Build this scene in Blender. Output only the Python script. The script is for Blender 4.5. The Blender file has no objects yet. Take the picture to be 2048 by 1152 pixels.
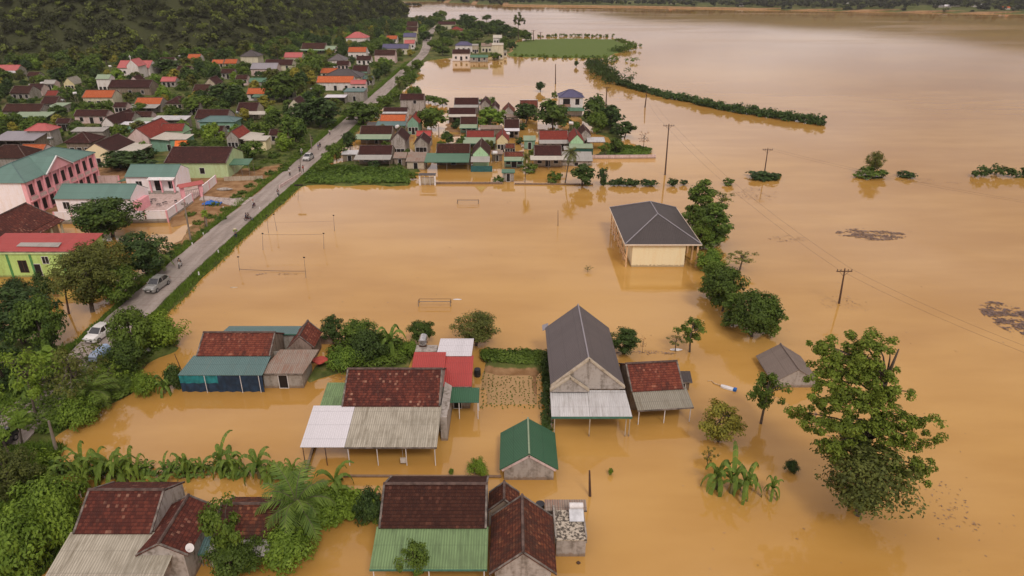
import bpy, math, random
import numpy as np
from mathutils import Vector, Matrix

# ------------------------------------------------------------------ camera, sky, sun, exposure
sc = bpy.context.scene
R = math.radians
PITCH = 24.8
CAMH = 45.0
cam = bpy.data.cameras.new("camera"); camo = bpy.data.objects.new("camera", cam)
sc.collection.objects.link(camo); sc.camera = camo
cam.sensor_width = 36.0; cam.lens = 24.0; cam.clip_start = 0.5; cam.clip_end = 12000
camo.location = (0, 0, CAMH); camo.rotation_euler = (R(90 - PITCH), 0, 0)
sc.view_settings.view_transform = 'Standard'; sc.view_settings.look = 'None'
sc.view_settings.exposure = 0.0; sc.view_settings.gamma = 1.0
sc.render.engine = 'CYCLES'
sc.cycles.max_bounces = 6; sc.cycles.diffuse_bounces = 2; sc.cycles.glossy_bounces = 3
sc.cycles.use_denoising = True
SUN_EL, SUN_AZ = 48, 160          # azimuth of the sun, degrees clockwise from +Y
w = bpy.data.worlds.new("World"); sc.world = w; w.use_nodes = True
wn = w.node_tree; wn.nodes.clear()
def wnode(t): return wn.nodes.new(t)
sky = wnode('ShaderNodeTexSky'); sky.sky_type = 'NISHITA'; sky.sun_disc = False
sky.sun_elevation = R(SUN_EL); sky.sun_rotation = R(SUN_AZ); sky.dust_density = 3
tc = wnode('ShaderNodeTexCoord'); mp = wnode('ShaderNodeMapping'); mp.inputs['Scale'].default_value = (1, 1, 3.2)
wn.links.new(tc.outputs['Generated'], mp.inputs['Vector'])
no = wnode('ShaderNodeTexNoise'); no.inputs['Scale'].default_value = 2.6; no.inputs['Detail'].default_value = 7
wn.links.new(mp.outputs[0], no.inputs['Vector'])
cr = wnode('ShaderNodeValToRGB'); cr.color_ramp.elements[0].position = .36; cr.color_ramp.elements[1].position = .66
cr.color_ramp.elements[0].color = (6.2, 5.35, 5.5, 1); cr.color_ramp.elements[1].color = (12.2, 10.9, 10.6, 1)
wn.links.new(no.outputs['Fac'], cr.inputs[0])
mx = wnode('ShaderNodeMix'); mx.data_type = 'RGBA'; mx.inputs[0].default_value = .92     # overcast: the cloud deck covers most of the sky
sxz = wnode('ShaderNodeSeparateXYZ'); wn.links.new(tc.outputs['Generated'], sxz.inputs[0])
mr = wnode('ShaderNodeMapRange'); mr.inputs[1].default_value = -.1; mr.inputs[2].default_value = .62; mr.inputs[3].default_value = 1.10; mr.inputs[4].default_value = .60; wn.links.new(sxz.outputs[0], mr.inputs[0])   # the cloud deck is thicker to the right
vm = wnode('ShaderNodeVectorMath'); vm.operation = 'SCALE'; wn.links.new(cr.outputs[0], vm.inputs[0]); wn.links.new(mr.outputs[0], vm.inputs['Scale'])
wn.links.new(sky.outputs[0], mx.inputs[6]); wn.links.new(vm.outputs[0], mx.inputs[7])
bg = wnode('ShaderNodeBackground'); bg.inputs[1].default_value = .10
wo = wnode('ShaderNodeOutputWorld'); wn.links.new(mx.outputs[2], bg.inputs[0]); wn.links.new(bg.outputs[0], wo.inputs[0])
sl = bpy.data.lights.new("sun", 'SUN'); sl.energy = 1.5; sl.angle = R(14); sl.color = (1, .95, .87)
so = bpy.data.objects.new("sun", sl); sc.collection.objects.link(so)
so.rotation_euler = (R(90 - SUN_EL), 0, R(180 - SUN_AZ)); so.location = (0, 0, 200)

# ------------------------------------------------------------------ image geometry helpers (a pixel of the 2048-wide photo -> point at height z)
F = 2048 * 24 / 36
SP, CP = math.sin(R(PITCH)), math.cos(R(PITCH))
def G(px, py, z=0.0):
    u = (px - 1024) / F; v = (py - 576) / F
    dy = CP - v * SP; dz = -SP - v * CP
    t = (z - CAMH) / dz
    return Vector((u * t, dy * t, z))
def M(py):
    v = (py - 576) / F
    return (SP + v * CP) / (CP - v * SP)
def Proj(x, y, z):
    dep = y * CP + (CAMH - z) * SP
    return 1024 + F * x / dep, 576 + F * ((CAMH - z) * CP - y * SP) / dep
rnd = random.Random(7)
rs = np.random.RandomState(7)
COL = sc.collection

# ------------------------------------------------------------------ objects
def tag(o, label=None, cat=None, group=None, kind=None):
    if label: o['label'] = label
    if cat: o['category'] = cat
    if group: o['group'] = group
    if kind: o['kind'] = kind
    return o
def empty(name, loc, label, cat, rz=0, group=None):
    o = bpy.data.objects.new(name, None); COL.objects.link(o); o.empty_display_size = .3
    o.location = loc; o.rotation_euler = (0, 0, rz)
    return tag(o, label, cat, group)
def npmesh(name, V, Fq, mats, uv=None, smooth=False, mi=None):
    me = bpy.data.meshes.new(name)
    V = np.asarray(V, dtype=np.float32).reshape(-1, 3); Fq = np.asarray(Fq, dtype=np.int32)
    k = Fq.shape[1]; n = len(Fq)
    me.vertices.add(len(V)); me.vertices.foreach_set('co', V.ravel())
    me.loops.add(n * k); me.loops.foreach_set('vertex_index', Fq.ravel())
    me.polygons.add(n); me.polygons.foreach_set('loop_start', np.arange(n, dtype=np.int32) * k)
    me.polygons.foreach_set('loop_total', np.full(n, k, dtype=np.int32))
    if mi is not None: me.polygons.foreach_set('material_index', np.asarray(mi, dtype=np.int32))
    if smooth: me.polygons.foreach_set('use_smooth', np.ones(n, dtype=bool))
    for m in (mats if isinstance(mats, (list, tuple)) else [mats]): me.materials.append(m)
    me.update(calc_edges=True)
    return me
class MB:
    def __init__(s): s.v = []; s.f = []; s.uv = []; s.mi = []; s.sm = []
    def face(s, pts, m=0, uv=None, sm=False):
        i = len(s.v); s.v += [tuple(p) for p in pts]; s.f.append(tuple(range(i, i + len(pts))))
        if uv is None:
            p = [Vector(q) for q in pts]; n = (p[1] - p[0]).cross(p[2] - p[0])
            if n.length < 1e-9: n = Vector((0, 0, 1))
            n.normalize()
            if n.z < 0: n = -n
            ua = Vector((-n.y, n.x, 0))
            if ua.length < 1e-3: ua = Vector((1, 0, 0))
            ua.normalize()
            if abs(ua.x) > abs(ua.y): ua = ua if ua.x > 0 else -ua
            va = n.cross(ua)
            uv = [(q.dot(ua), q.dot(va)) for q in p]
        s.uv.append(uv); s.mi.append(m); s.sm.append(sm)
    def box(s, c, d, rz=0, m=0, taper=1.0):
        hx, hy, hz = d[0] / 2, d[1] / 2, d[2] / 2
        ca, sa = math.cos(rz), math.sin(rz); P = []
        for z, k in ((-hz, 1.0), (hz, taper)):
            for x, y in ((-hx, -hy), (hx, -hy), (hx, hy), (-hx, hy)):
                x *= k; y *= k
                P.append((c[0] + x * ca - y * sa, c[1] + x * sa + y * ca, c[2] + z))
        for f in ((0, 1, 5, 4), (1, 2, 6, 5), (2, 3, 7, 6), (3, 0, 4, 7), (4, 5, 6, 7), (3, 2, 1, 0)):
            s.face([P[i] for i in f], m)
    def b6(s, x0, x1, y0, y1, z0, z1, m=0):
        s.box(((x0 + x1) / 2, (y0 + y1) / 2, (z0 + z1) / 2), (abs(x1 - x0), abs(y1 - y0), abs(z1 - z0)), 0, m)
    def slab(s, pts, th=.1, m=0, m2=None):
        p = [Vector(q) for q in pts]; n = (p[1] - p[0]).cross(p[-1] - p[0]).normalized()
        if n.z < 0: p = p[::-1]; n = -n
        b = [q - n * th for q in p]
        if m2 is None: m2 = m
        s.face(p, m); s.face(b[::-1], m2)
        for i in range(len(p)):
            j = (i + 1) % len(p); s.face([p[i], b[i], b[j], p[j]], m2)
    def prism(s, prof, a, b, m=0):      # polygon prof of (y,z) swept along x from a to b
        A = [(a, y, z) for y, z in prof]; B = [(b, y, z) for y, z in prof]
        s.face(A[::-1], m); s.face(B, m)
        for i in range(len(prof)):
            j = (i + 1) % len(prof); s.face([A[i], A[j], B[j], B[i]], m)
    def tube(s, pts, rad, n=6, m=0):
        pts = [Vector(p) for p in pts]
        if not hasattr(rad, '__len__'): rad = [rad] * len(pts)
        rings = []
        for i, p in enumerate(pts):
            d = (pts[min(i + 1, len(pts) - 1)] - pts[max(i - 1, 0)]).normalized()
            a = d.orthogonal().normalized() if i == 0 else (a - d * a.dot(d)).normalized()
            b = d.cross(a)
            rings.append([p + (a * math.cos(k * 2 * math.pi / n) + b * math.sin(k * 2 * math.pi / n)) * rad[i] for k in range(n)])
        for i in range(len(pts) - 1):
            for k in range(n):
                l = (k + 1) % n
                s.face([rings[i][k], rings[i][l], rings[i + 1][l], rings[i + 1][k]], m, sm=True)
        s.face(rings[0][::-1], m); s.face(rings[-1], m)
    def disc(s, c, r, axis, th, n=14, m=0):
        ax = Vector(axis).normalized() * th / 2
        s.tube([Vector(c) - ax, Vector(c) + ax], r, n, m)
    def mesh(s, name, mats):
        me = bpy.data.meshes.new(name); me.from_pydata(s.v, [], s.f)
        for m in (mats if isinstance(mats, (list, tuple)) else [mats]): me.materials.append(m)
        ul = me.uv_layers.new(name='UVMap'); ul.data.foreach_set('uv', [c for f in s.uv for p in f for c in p])
        me.polygons.foreach_set('material_index', s.mi); me.polygons.foreach_set('use_smooth', s.sm)
        me.update(); return me
    def build(s, name, mats, parent=None, label=None, loc=None, **k):
        o = bpy.data.objects.new(name, s.mesh(name, mats)); COL.objects.link(o)
        if parent is not None: o.parent = parent
        if loc is not None: o.location = loc
        return tag(o, label, **k)

# ------------------------------------------------------------------ materials
def S(nt, v, sock):
    if isinstance(v, bpy.types.NodeSocket): nt.links.new(v, sock)
    else:
        try: sock.default_value = v
        except Exception: sock.default_value = (*v, 1) if len(v) == 3 else v
def math_(nt, op, a, b=0.0, c=None):
    n = nt.nodes.new('ShaderNodeMath'); n.operation = op; S(nt, a, n.inputs[0]); S(nt, b, n.inputs[1])
    if c is not None: S(nt, c, n.inputs[2])
    return n.outputs[0]
def mixc(nt, f, a, b, mode='MIX'):
    n = nt.nodes.new('ShaderNodeMix'); n.data_type = 'RGBA'; n.blend_type = mode
    S(nt, f, n.inputs[0]); S(nt, a, n.inputs[6]); S(nt, b, n.inputs[7]); return n.outputs[2]
def noise(nt, vec, scale, detail=3, rough=.55):
    n = nt.nodes.new('ShaderNodeTexNoise'); n.inputs['Scale'].default_value = scale
    n.inputs['Detail'].default_value = detail; n.inputs['Roughness'].default_value = rough
    if vec is not None: nt.links.new(vec, n.inputs['Vector'])
    return n.outputs['Fac']
def sstep(nt, v, a, b):
    n = nt.nodes.new('ShaderNodeMapRange'); n.interpolation_type = 'SMOOTHSTEP'
    S(nt, v, n.inputs[0]); n.inputs[1].default_value = a; n.inputs[2].default_value = b; return n.outputs[0]
def mapv(nt, vec, sc_):
    n = nt.nodes.new('ShaderNodeMapping'); nt.links.new(vec, n.inputs[0]); n.inputs['Scale'].default_value = sc_; return n.outputs[0]
def base(name, rough=.8, spec=.3, metal=0):
    m = bpy.data.materials.new(name); m.use_nodes = True; nt = m.node_tree; b = nt.nodes['Principled BSDF']
    b.inputs['Roughness'].default_value = rough; b.inputs['Specular IOR Level'].default_value = spec; b.inputs['Metallic'].default_value = metal
    return m, nt, b
def coord(nt, which='Object'):
    n = nt.nodes.new('ShaderNodeTexCoord'); return n.outputs[which]
def bump(nt, b, h, dist, strength=1.0):
    n = nt.nodes.new('ShaderNodeBump'); n.inputs['Distance'].default_value = dist; n.inputs['Strength'].default_value = strength
    nt.links.new(h, n.inputs['Height']); nt.links.new(n.outputs[0], b.inputs['Normal'])
_mc = {}
def plain(name, col, rough=.7, spec=.3, metal=0, var=.25):
    if name in _mc: return _mc[name]
    m, nt, b = base(name, rough, spec, metal)
    c = coord(nt); f = noise(nt, c, 1.7, 5); f2 = sstep(nt, f, .3, .75)
    nt.links.new(mixc(nt, f2, tuple(x * (1 - var) for x in col), tuple(min(1, x * (1 + var * .5)) for x in col)), b.inputs['Base Color'])
    _mc[name] = m; return m
def plaster(name, col, dirt=.35):
    m, nt, b = base(name, .9, .15)
    c = coord(nt); f = noise(nt, mapv(nt, c, (1.5, 1.5, .25)), 1.2, 6); g = noise(nt, c, 3.1, 6)
    k = sstep(nt, math_(nt, 'ADD', math_(nt, 'MULTIPLY', f, .6), math_(nt, 'MULTIPLY', g, .4)), .42, .68)
    dirty = tuple(x * (1 - dirt) * y for x, y in zip(col, (1, .93, .84)))
    ge = nt.nodes.new('ShaderNodeNewGeometry'); sz = nt.nodes.new('ShaderNodeSeparateXYZ'); nt.links.new(ge.outputs['Position'], sz.inputs[0])
    tide = math_(nt, 'SUBTRACT', 1.0, sstep(nt, math_(nt, 'ADD', sz.outputs[2], math_(nt, 'MULTIPLY', math_(nt, 'SUBTRACT', g, .5), .9)), .22, .42))   # wet silt mark left by the falling flood
    nt.links.new(mixc(nt, math_(nt, 'MULTIPLY', tide, .62), mixc(nt, k, col, dirty), (.20, .115, .055)), b.inputs['Base Color']); bump(nt, b, g, .02, .4)
    return m
def tile(name, c1, c2, c3, moss=.5, row=.30, colw=.24, patch=(.045, .022, .018)):
    m, nt, b = base(name, .85, .2)
    uv = coord(nt, 'UV'); sx = nt.nodes.new('ShaderNodeSeparateXYZ'); nt.links.new(uv, sx.inputs[0])
    u, v = sx.outputs[0], sx.outputs[1]
    vr = math_(nt, 'DIVIDE', v, row); ri = math_(nt, 'FLOOR', vr); vf = math_(nt, 'FRACT', vr)
    ur = math_(nt, 'ADD', math_(nt, 'DIVIDE', u, colw), math_(nt, 'MULTIPLY', ri, .5)); ci = math_(nt, 'FLOOR', ur); uf = math_(nt, 'FRACT', ur)
    cb = nt.nodes.new('ShaderNodeCombineXYZ'); nt.links.new(ci, cb.inputs[0]); nt.links.new(ri, cb.inputs[1])
    wn_ = nt.nodes.new('ShaderNodeTexWhiteNoise'); nt.links.new(cb.outputs[0], wn_.inputs[0])
    rv = wn_.outputs['Value']
    col = mixc(nt, sstep(nt, rv, .25, .8), c1, c2)
    col = mixc(nt, sstep(nt, rv, .90, 1.0), col, c3)
    oc = coord(nt); big = noise(nt, oc, .42, 4, .6); fine = noise(nt, mapv(nt, uv, (1, .35, 1)), 2.4, 4, .7)
    f = sstep(nt, math_(nt, 'ADD', math_(nt, 'MULTIPLY', big, .55), math_(nt, 'MULTIPLY', fine, .45)), .64 - moss * .3, .76 - moss * .22)
    col = mixc(nt, math_(nt, 'MULTIPLY', f, .8), col, patch)
    gap = math_(nt, 'MULTIPLY', math_(nt, 'LESS_THAN', vf, .22), .6)
    col = mixc(nt, gap, col, tuple(x * .35 for x in c1))
    ob = nt.nodes.new('ShaderNodeObjectInfo')
    col = mixc(nt, math_(nt, 'MULTIPLY', ob.outputs['Random'], .38), col, tuple(x * .5 for x in c1))
    nt.links.new(col, b.inputs['Base Color'])
    h = math_(nt, 'ADD', math_(nt, 'SUBTRACT', 1.0, vf), math_(nt, 'MULTIPLY', math_(nt, 'SINE', math_(nt, 'MULTIPLY', uf, 3.1416)), .6))
    bump(nt, b, h, .05, .8)
    return m
def sheet(name, col, stain, amt=.5, pitch=.22, rough=.55, spec=.4, lap=1.9, dark=.0):
    m, nt, b = base(name, rough, spec)
    uv = coord(nt, 'UV'); sx = nt.nodes.new('ShaderNodeSeparateXYZ'); nt.links.new(uv, sx.inputs[0])
    u, v = sx.outputs[0], sx.outputs[1]
    st = noise(nt, mapv(nt, uv, (2.4, .20, 1)), 1.5, 7, .7); bg_ = noise(nt, uv, .5, 4)
    f = sstep(nt, math_(nt, 'ADD', math_(nt, 'MULTIPLY', st, .65), math_(nt, 'MULTIPLY', bg_, .35)), .62 - amt * .25, .82 - amt * .2)
    c = mixc(nt, f, col, stain)
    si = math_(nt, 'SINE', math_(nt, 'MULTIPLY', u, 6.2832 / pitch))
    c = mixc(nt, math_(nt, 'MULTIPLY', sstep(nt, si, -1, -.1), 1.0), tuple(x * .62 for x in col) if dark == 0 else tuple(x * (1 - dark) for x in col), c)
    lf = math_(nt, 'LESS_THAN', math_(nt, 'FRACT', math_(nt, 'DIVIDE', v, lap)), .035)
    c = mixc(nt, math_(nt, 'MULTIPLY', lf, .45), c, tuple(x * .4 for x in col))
    pn = nt.nodes.new('ShaderNodeTexWhiteNoise'); pn.noise_dimensions = '1D'
    nt.links.new(math_(nt, 'FLOOR', math_(nt, 'DIVIDE', u, 1.05)), pn.inputs['W'])
    c = mixc(nt, math_(nt, 'MULTIPLY', pn.outputs['Value'], .28), c, tuple(x * .62 for x in col))
    nt.links.new(c, b.inputs['Base Color']); bump(nt, b, si, .025, .7)
    return m
def leafmat(name, dark, light, warm=None, scale=.25, spec=.25, gain=2.0):
    if scale < .1: gain = 1.15
    dark = tuple(x * gain * k for x, k in zip(dark, (1.12, 1, .8))); light = tuple(x * gain * k for x, k in zip(light, (1.12, 1, .8)))
    m, nt, b = base(name, .6, spec)
    ge = nt.nodes.new('ShaderNodeNewGeometry'); ob = nt.nodes.new('ShaderNodeObjectInfo')
    c = coord(nt); n = noise(nt, c, scale * 3, 3)
    f = math_(nt, 'ADD', math_(nt, 'MULTIPLY', ge.outputs['Random Per Island'], .5), math_(nt, 'MULTIPLY', sstep(nt, n, .35, .65), .5))
    col = mixc(nt, f, dark, light)
    if warm:
        wv = noise(nt, ge.outputs['Position'], .035 if scale < .1 else .3, 3)
        col = mixc(nt, math_(nt, 'MULTIPLY', sstep(nt, wv, .48, .70), .75), col, warm)
    if scale < .1:
        ta = nt.nodes.new('ShaderNodeAttribute'); ta.attribute_name = 'tint'
        col = mixc(nt, ta.outputs['Fac'], tuple(x * .55 for x in dark), col); col = mixc(nt, sstep(nt, ta.outputs['Fac'], .72, .95), col, tuple(x * y for x, y in zip(light, (1.5, 1.6, 1.0))))
    col = mixc(nt, math_(nt, 'MULTIPLY', ob.outputs['Random'], .0 if scale < .1 else .45), col, tuple(x * y for x, y in zip(light, (1.08, .95, .6))))
    nt.links.new(col, b.inputs['Base Color'])
    tr = nt.nodes.new('ShaderNodeBsdfTranslucent'); nt.links.new(col, tr.inputs[0])
    ms = nt.nodes.new('ShaderNodeMixShader'); ms.inputs[0].default_value = .32
    nt.links.new(b.outputs[0], ms.inputs[1]); nt.links.new(tr.outputs[0], ms.inputs[2])
    nt.links.new(ms.outputs[0], nt.nodes['Material Output'].inputs[0])
    return m
T = {
 'dark': tile('tile_dark', (.050, .017, .011), (.070, .025, .015), (.12, .045, .028), .5, patch=(.035,.014,.010)),
 'brown': tile('tile_brown', (.048, .015, .012), (.068, .021, .016), (.11, .04, .028), .5, patch=(.034,.014,.011)),
 'red': tile('tile_red', (.24, .042, .030), (.30, .055, .036), (.38, .10, .06), .12, patch=(.12, .03, .025)),
 'orange': tile('tile_orange', (.52, .12, .040), (.60, .155, .055), (.66, .24, .12), .1, patch=(.3, .08, .04)),
 'oldred': tile('tile_old_red', (.15, .038, .024), (.22, .060, .034), (.34, .13, .08), .6),
 'oldmix': tile('tile_old_mottled', (.095, .026, .018), (.17, .045, .028), (.36, .18, .12), .6, patch=(.055, .021, .017)),
 'rust': tile('tile_rusty', (.105, .030, .018), (.19, .060, .030), (.30, .12, .06), .85, patch=(.050, .028, .021)),
}
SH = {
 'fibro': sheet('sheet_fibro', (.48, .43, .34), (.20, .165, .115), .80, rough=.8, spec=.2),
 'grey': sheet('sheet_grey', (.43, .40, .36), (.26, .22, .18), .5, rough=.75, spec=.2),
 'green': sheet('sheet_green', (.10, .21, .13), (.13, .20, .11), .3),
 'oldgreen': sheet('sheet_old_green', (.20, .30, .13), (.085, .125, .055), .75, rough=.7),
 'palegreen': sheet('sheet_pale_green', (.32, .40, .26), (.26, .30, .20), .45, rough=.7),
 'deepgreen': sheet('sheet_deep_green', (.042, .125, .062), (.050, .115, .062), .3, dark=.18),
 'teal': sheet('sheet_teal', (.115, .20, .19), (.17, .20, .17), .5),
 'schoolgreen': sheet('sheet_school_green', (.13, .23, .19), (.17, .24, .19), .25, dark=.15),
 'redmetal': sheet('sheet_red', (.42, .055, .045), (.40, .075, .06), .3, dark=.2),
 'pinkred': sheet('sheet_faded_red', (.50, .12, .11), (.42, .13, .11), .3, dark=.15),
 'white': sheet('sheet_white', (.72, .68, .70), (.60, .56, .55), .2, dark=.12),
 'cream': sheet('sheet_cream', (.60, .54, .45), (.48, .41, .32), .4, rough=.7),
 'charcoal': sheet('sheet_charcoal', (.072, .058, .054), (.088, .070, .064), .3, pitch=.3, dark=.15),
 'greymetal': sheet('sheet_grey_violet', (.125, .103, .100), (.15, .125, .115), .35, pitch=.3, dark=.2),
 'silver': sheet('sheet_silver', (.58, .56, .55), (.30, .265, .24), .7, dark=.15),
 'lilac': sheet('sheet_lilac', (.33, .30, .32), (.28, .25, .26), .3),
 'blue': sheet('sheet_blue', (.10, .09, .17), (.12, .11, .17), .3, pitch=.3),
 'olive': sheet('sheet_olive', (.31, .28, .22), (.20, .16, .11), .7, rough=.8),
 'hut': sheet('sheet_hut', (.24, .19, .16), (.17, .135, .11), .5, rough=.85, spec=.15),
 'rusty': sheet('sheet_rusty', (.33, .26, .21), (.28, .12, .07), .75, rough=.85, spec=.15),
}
W_ = {
 'white': plaster('wall_white', (.74, .67, .64), .2), 'brightwhite': plaster('wall_bright_white', (.90, .82, .83), .06), 'grey': plaster('wall_grey', (.36, .32, .28), .45),
 'cream': plaster('wall_cream', (.62, .56, .42), .25), 'beige': plaster('wall_beige', (.50, .42, .32), .35),
 'yellow': plaster('wall_yellow', (.70, .60, .36), .15), 'paleyellow': plaster('wall_pale_yellow', (.86, .73, .47), .03),
 'lime': plaster('wall_lime', (.46, .60, .26), .2), 'green': plaster('wall_green', (.40, .62, .38), .2),
 'sea': plaster('wall_sea_green', (.22, .38, .28), .25), 'pink': plaster('wall_pink', (.88, .44, .47), .1),
 'rose': plaster('wall_rose', (.66, .50, .47), .25), 'brick': plaster('wall_brick', (.30, .22, .18), .45),
 'stain': plaster('wall_stained', (.42, .37, .33), .55), 'brownish': plaster('wall_brownish', (.26, .20, .15), .5),
}
DARK = plain('dark_opening', (.018, .014, .013), .5)
GLASS = plain('window_glass', (.03, .03, .035), .15, .6)
WOOD = plain('brown_wood', (.12, .06, .035), .8); POLEM = plain('concrete_pole', (.26, .21, .17), .85)
DPOLE = plain('dark_pole', (.10, .055, .035), .8)
TRIM = plain('trim_mossy', (.20, .165, .14), .9, var=.6); PINKT = plain('pink_paint', (.86, .40, .43), .7, var=.12)
WTRIM = plain('trim_white', (.74, .70, .68), .7, var=.15); ORTRIM = plain('orange_paint', (.74, .46, .24), .7, var=.15)
GTRIM = plain('green_paint', (.06, .17, .12), .6); STEEL = plain('steel', (.55, .54, .53), .25, .5, .8)
RIDGE = plain('ridge_mortar', (.13, .085, .07), .9, var=.5); BARK = plain('bark', (.13, .10, .075), .95, var=.4)
CONC = plaster('concrete', (.42, .37, .33), .4); WIRE = plain('wire_black', (.07, .05, .045), .6)
L_ = {
 'mango': leafmat('leaf_mango', (.012, .028, .008), (.055, .095, .018)),
 'dark': leafmat('leaf_dark', (.010, .024, .010), (.040, .075, .022)),
 'mid': leafmat('leaf_mid', (.020, .045, .010), (.075, .125, .022)),
 'bright': leafmat('leaf_bright', (.035, .075, .012), (.115, .19, .030)),
 'yellow': leafmat('leaf_yellow', (.065, .080, .015), (.18, .18, .035)),
 'olive': leafmat('leaf_olive', (.026, .038, .010), (.085, .105, .028)),
 'banana': leafmat('leaf_banana', (.030, .065, .014), (.10, .16, .035)),
 'hill': leafmat('leaf_hill', (.036, .048, .018), (.095, .120, .040), (.115, .115, .042), .02),
 'far': leafmat('leaf_far', (.028, .040, .026), (.065, .078, .050), (.10, .092, .058), .02),
 'crop': leafmat('leaf_crop', (.020, .050, .010), (.080, .14, .025)),
 'dry': leafmat('leaf_dry', (.10, .05, .03), (.20, .11, .06)),
}
# ------------------------------------------------------------------ land shape
def vnoise(x, y, s, seed):
    r = np.random.RandomState(seed); t = r.rand(256, 256)
    X = np.asarray(x) / s; Y = np.asarray(y) / s; xi = np.floor(X).astype(int); yi = np.floor(Y).astype(int)
    fx = X - xi; fy = Y - yi; fx = fx * fx * (3 - 2 * fx); fy = fy * fy * (3 - 2 * fy)
    g = lambda a, b: t[a % 256, b % 256]
    return (g(xi, yi) * (1 - fx) + g(xi + 1, yi) * fx) * (1 - fy) + (g(xi, yi + 1) * (1 - fx) + g(xi + 1, yi + 1) * fx) * fy
def pip(x, y, poly):
    c = np.zeros(x.shape, bool); n = len(poly)
    for i in range(n):
        x1, y1 = poly[i]; x2, y2 = poly[(i + 1) % n]
        if y1 == y2: continue
        c ^= ((y1 > y) != (y2 > y)) & (x < (x2 - x1) * (y - y1) / (y2 - y1) + x1)
    return c
def dseg(x, y, pts):
    d = np.full(x.shape, 1e9)
    for (x1, y1), (x2, y2) in zip(pts[:-1], pts[1:]):
        dx, dy = x2 - x1, y2 - y1; t = np.clip(((x - x1) * dx + (y - y1) * dy) / (dx * dx + dy * dy), 0, 1)
        d = np.minimum(d, np.hypot(x - x1 - t * dx, y - y1 - t * dy))
    return d
def gp(L, z=.3): return [tuple(G(a, b, z))[:2] for a, b in L]
ROAD = [(-53.0, 25), (-53.4, 57), (-54.3, 80), (-54.8, 100), (-54.6, 118), (-53.8, 145), (-53.2, 175), (-53.1, 230), (-53.1, 300), (-53, 390), (-53.4, 430), (-56, 470), (-61, 520), (-67, 600), (-68, 680)]
FOOT = [(-900, 330), (-420, 345), (-274, 378), (-200, 415), (-157, 436), (-150, 500), (-148, 552), (-134, 660), (-116, 745), (-112, 790), (-122, 860), (-260, 1000), (-500, 1100), (-900, 1100)]
# polygons: (pixels, height, soilness 0 grass 1 soil 2 crop green, soften)
LAND = [
 ([(0, 905), (50, 880), (140, 880), (85, 960), (160, 985), (150, 1065), (60, 1160), (-150, 1160), (-150, 905)], .9, .15),
 ([(-300, 590), (-60, 590), (20, 640), (120, 700), (190, 740), (60, 840), (20, 905), (-300, 960)], .6, .2),
 ([(190, 740), (255, 690), (330, 655), (365, 690), (300, 720), (270, 770), (160, 830), (60, 880), (20, 880), (90, 810)], .55, .1),
 ([(262, 780), (275, 758), (350, 752), (352, 782), (300, 796)], .15, .3),
 ([(255, 560), (330, 500), (400, 430), (455, 418), (520, 372), (580, 336), (640, 290), (600, 330), (545, 372), (490, 420), (420, 480), (350, 540), (300, 580)], .55, .6),
 ([(330, 430), (395, 395), (440, 345), (560, 330), (590, 318), (540, 365), (480, 405), (430, 425), (390, 440), (345, 452)], .55, .95),
 ([(110, 430), (330, 432), (395, 398), (435, 362), (440, 340), (200, 335), (40, 350), (-60, 440)], .6, .75),
 ([(605, 348), (640, 332), (700, 334), (822, 342), (822, 370), (610, 370)], .35, .1),
 ([(640, 330), (700, 320), (850, 318), (846, 345), (700, 345)], .18, .3),
 ([(700, 300), (700, 240), (820, 215), (960, 215), (1060, 232), (1160, 262), (1060, 330), (960, 335), (860, 330)], -.02, .8),
 ([(1150, 232), (1200, 205), (1235, 240), (1255, 280), (1215, 285), (1170, 250)], .15, .3),
 ([(1210, 312), (1300, 311), (1305, 298), (1265, 288), (1215, 292), (1180, 310)], .25, .2),
 ([(690, 235), (700, 200), (780, 180), (850, 198), (850, 215), (760, 215), (710, 250)], .3, .3),
 ([(775, 195), (800, 160), (850, 120), (838, 160), (800, 190)], .15, .3),
 ([(1008, 105), (1020, 112), (1110, 114), (1215, 116), (1225, 108), (1256, 98), (1272, 92), (1240, 83), (1230, 78), (1150, 76), (1050, 79), (1010, 92)], .5, 2),
 ([(845, 122), (850, 90), (845, 60), (855, 42), (910, 38), (990, 45), (1050, 60), (1052, 75), (1035, 80), (1020, 105), (1000, 112), (900, 115)], .4, .35),
 ([(760, 52), (845, 45), (860, 60), (870, 80), (850, 110), (800, 130), (700, 130)], .6, .3),
 ([(600, 770), (650, 700), (700, 672), (800, 672), (840, 700), (830, 740), (690, 745)], .22, .35),
 ([(655, 665), (720, 655), (800, 668), (800, 720), (690, 720)], .3, .2),
 ([(955, 745), (965, 730), (1092, 735), (1094, 818), (960, 820)], .055, 1.35),
 ([(962, 700), (1090, 705), (1090, 733), (1000, 728), (965, 722)], .5, .1),
 ([(1085, 700), (1095, 700), (1098, 870), (1088, 860)], .25, .1),
 ([(60, 920), (110, 905), (300, 925), (440, 930), (520, 925), (610, 940), (600, 955), (480, 955), (300, 950), (100, 950)], .05, .5),
 ([(560, 960), (700, 975), (770, 1005), (760, 1030), (640, 1060), (560, 1120), (520, 1140), (540, 1060)], .3, .2),
 ([(400, 1090), (520, 1090), (510, 1160), (400, 1160)], .1, .2),
 ([(1705, 352), (1783, 352), (1783, 357), (1706, 357)], .15, .2), ([(1790, 351), (1862, 351), (1862, 355), (1790, 355)], .12, .2),
 ([(1928, 352), (2080, 350), (2080, 358), (1940, 355)], .15, .2), ([(1496, 352), (1560, 351), (1558, 361), (1500, 360)], .12, .2),
 ([(1195, 362), (1330, 366), (1332, 372), (1196, 372)], .08, .3),
]
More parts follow.
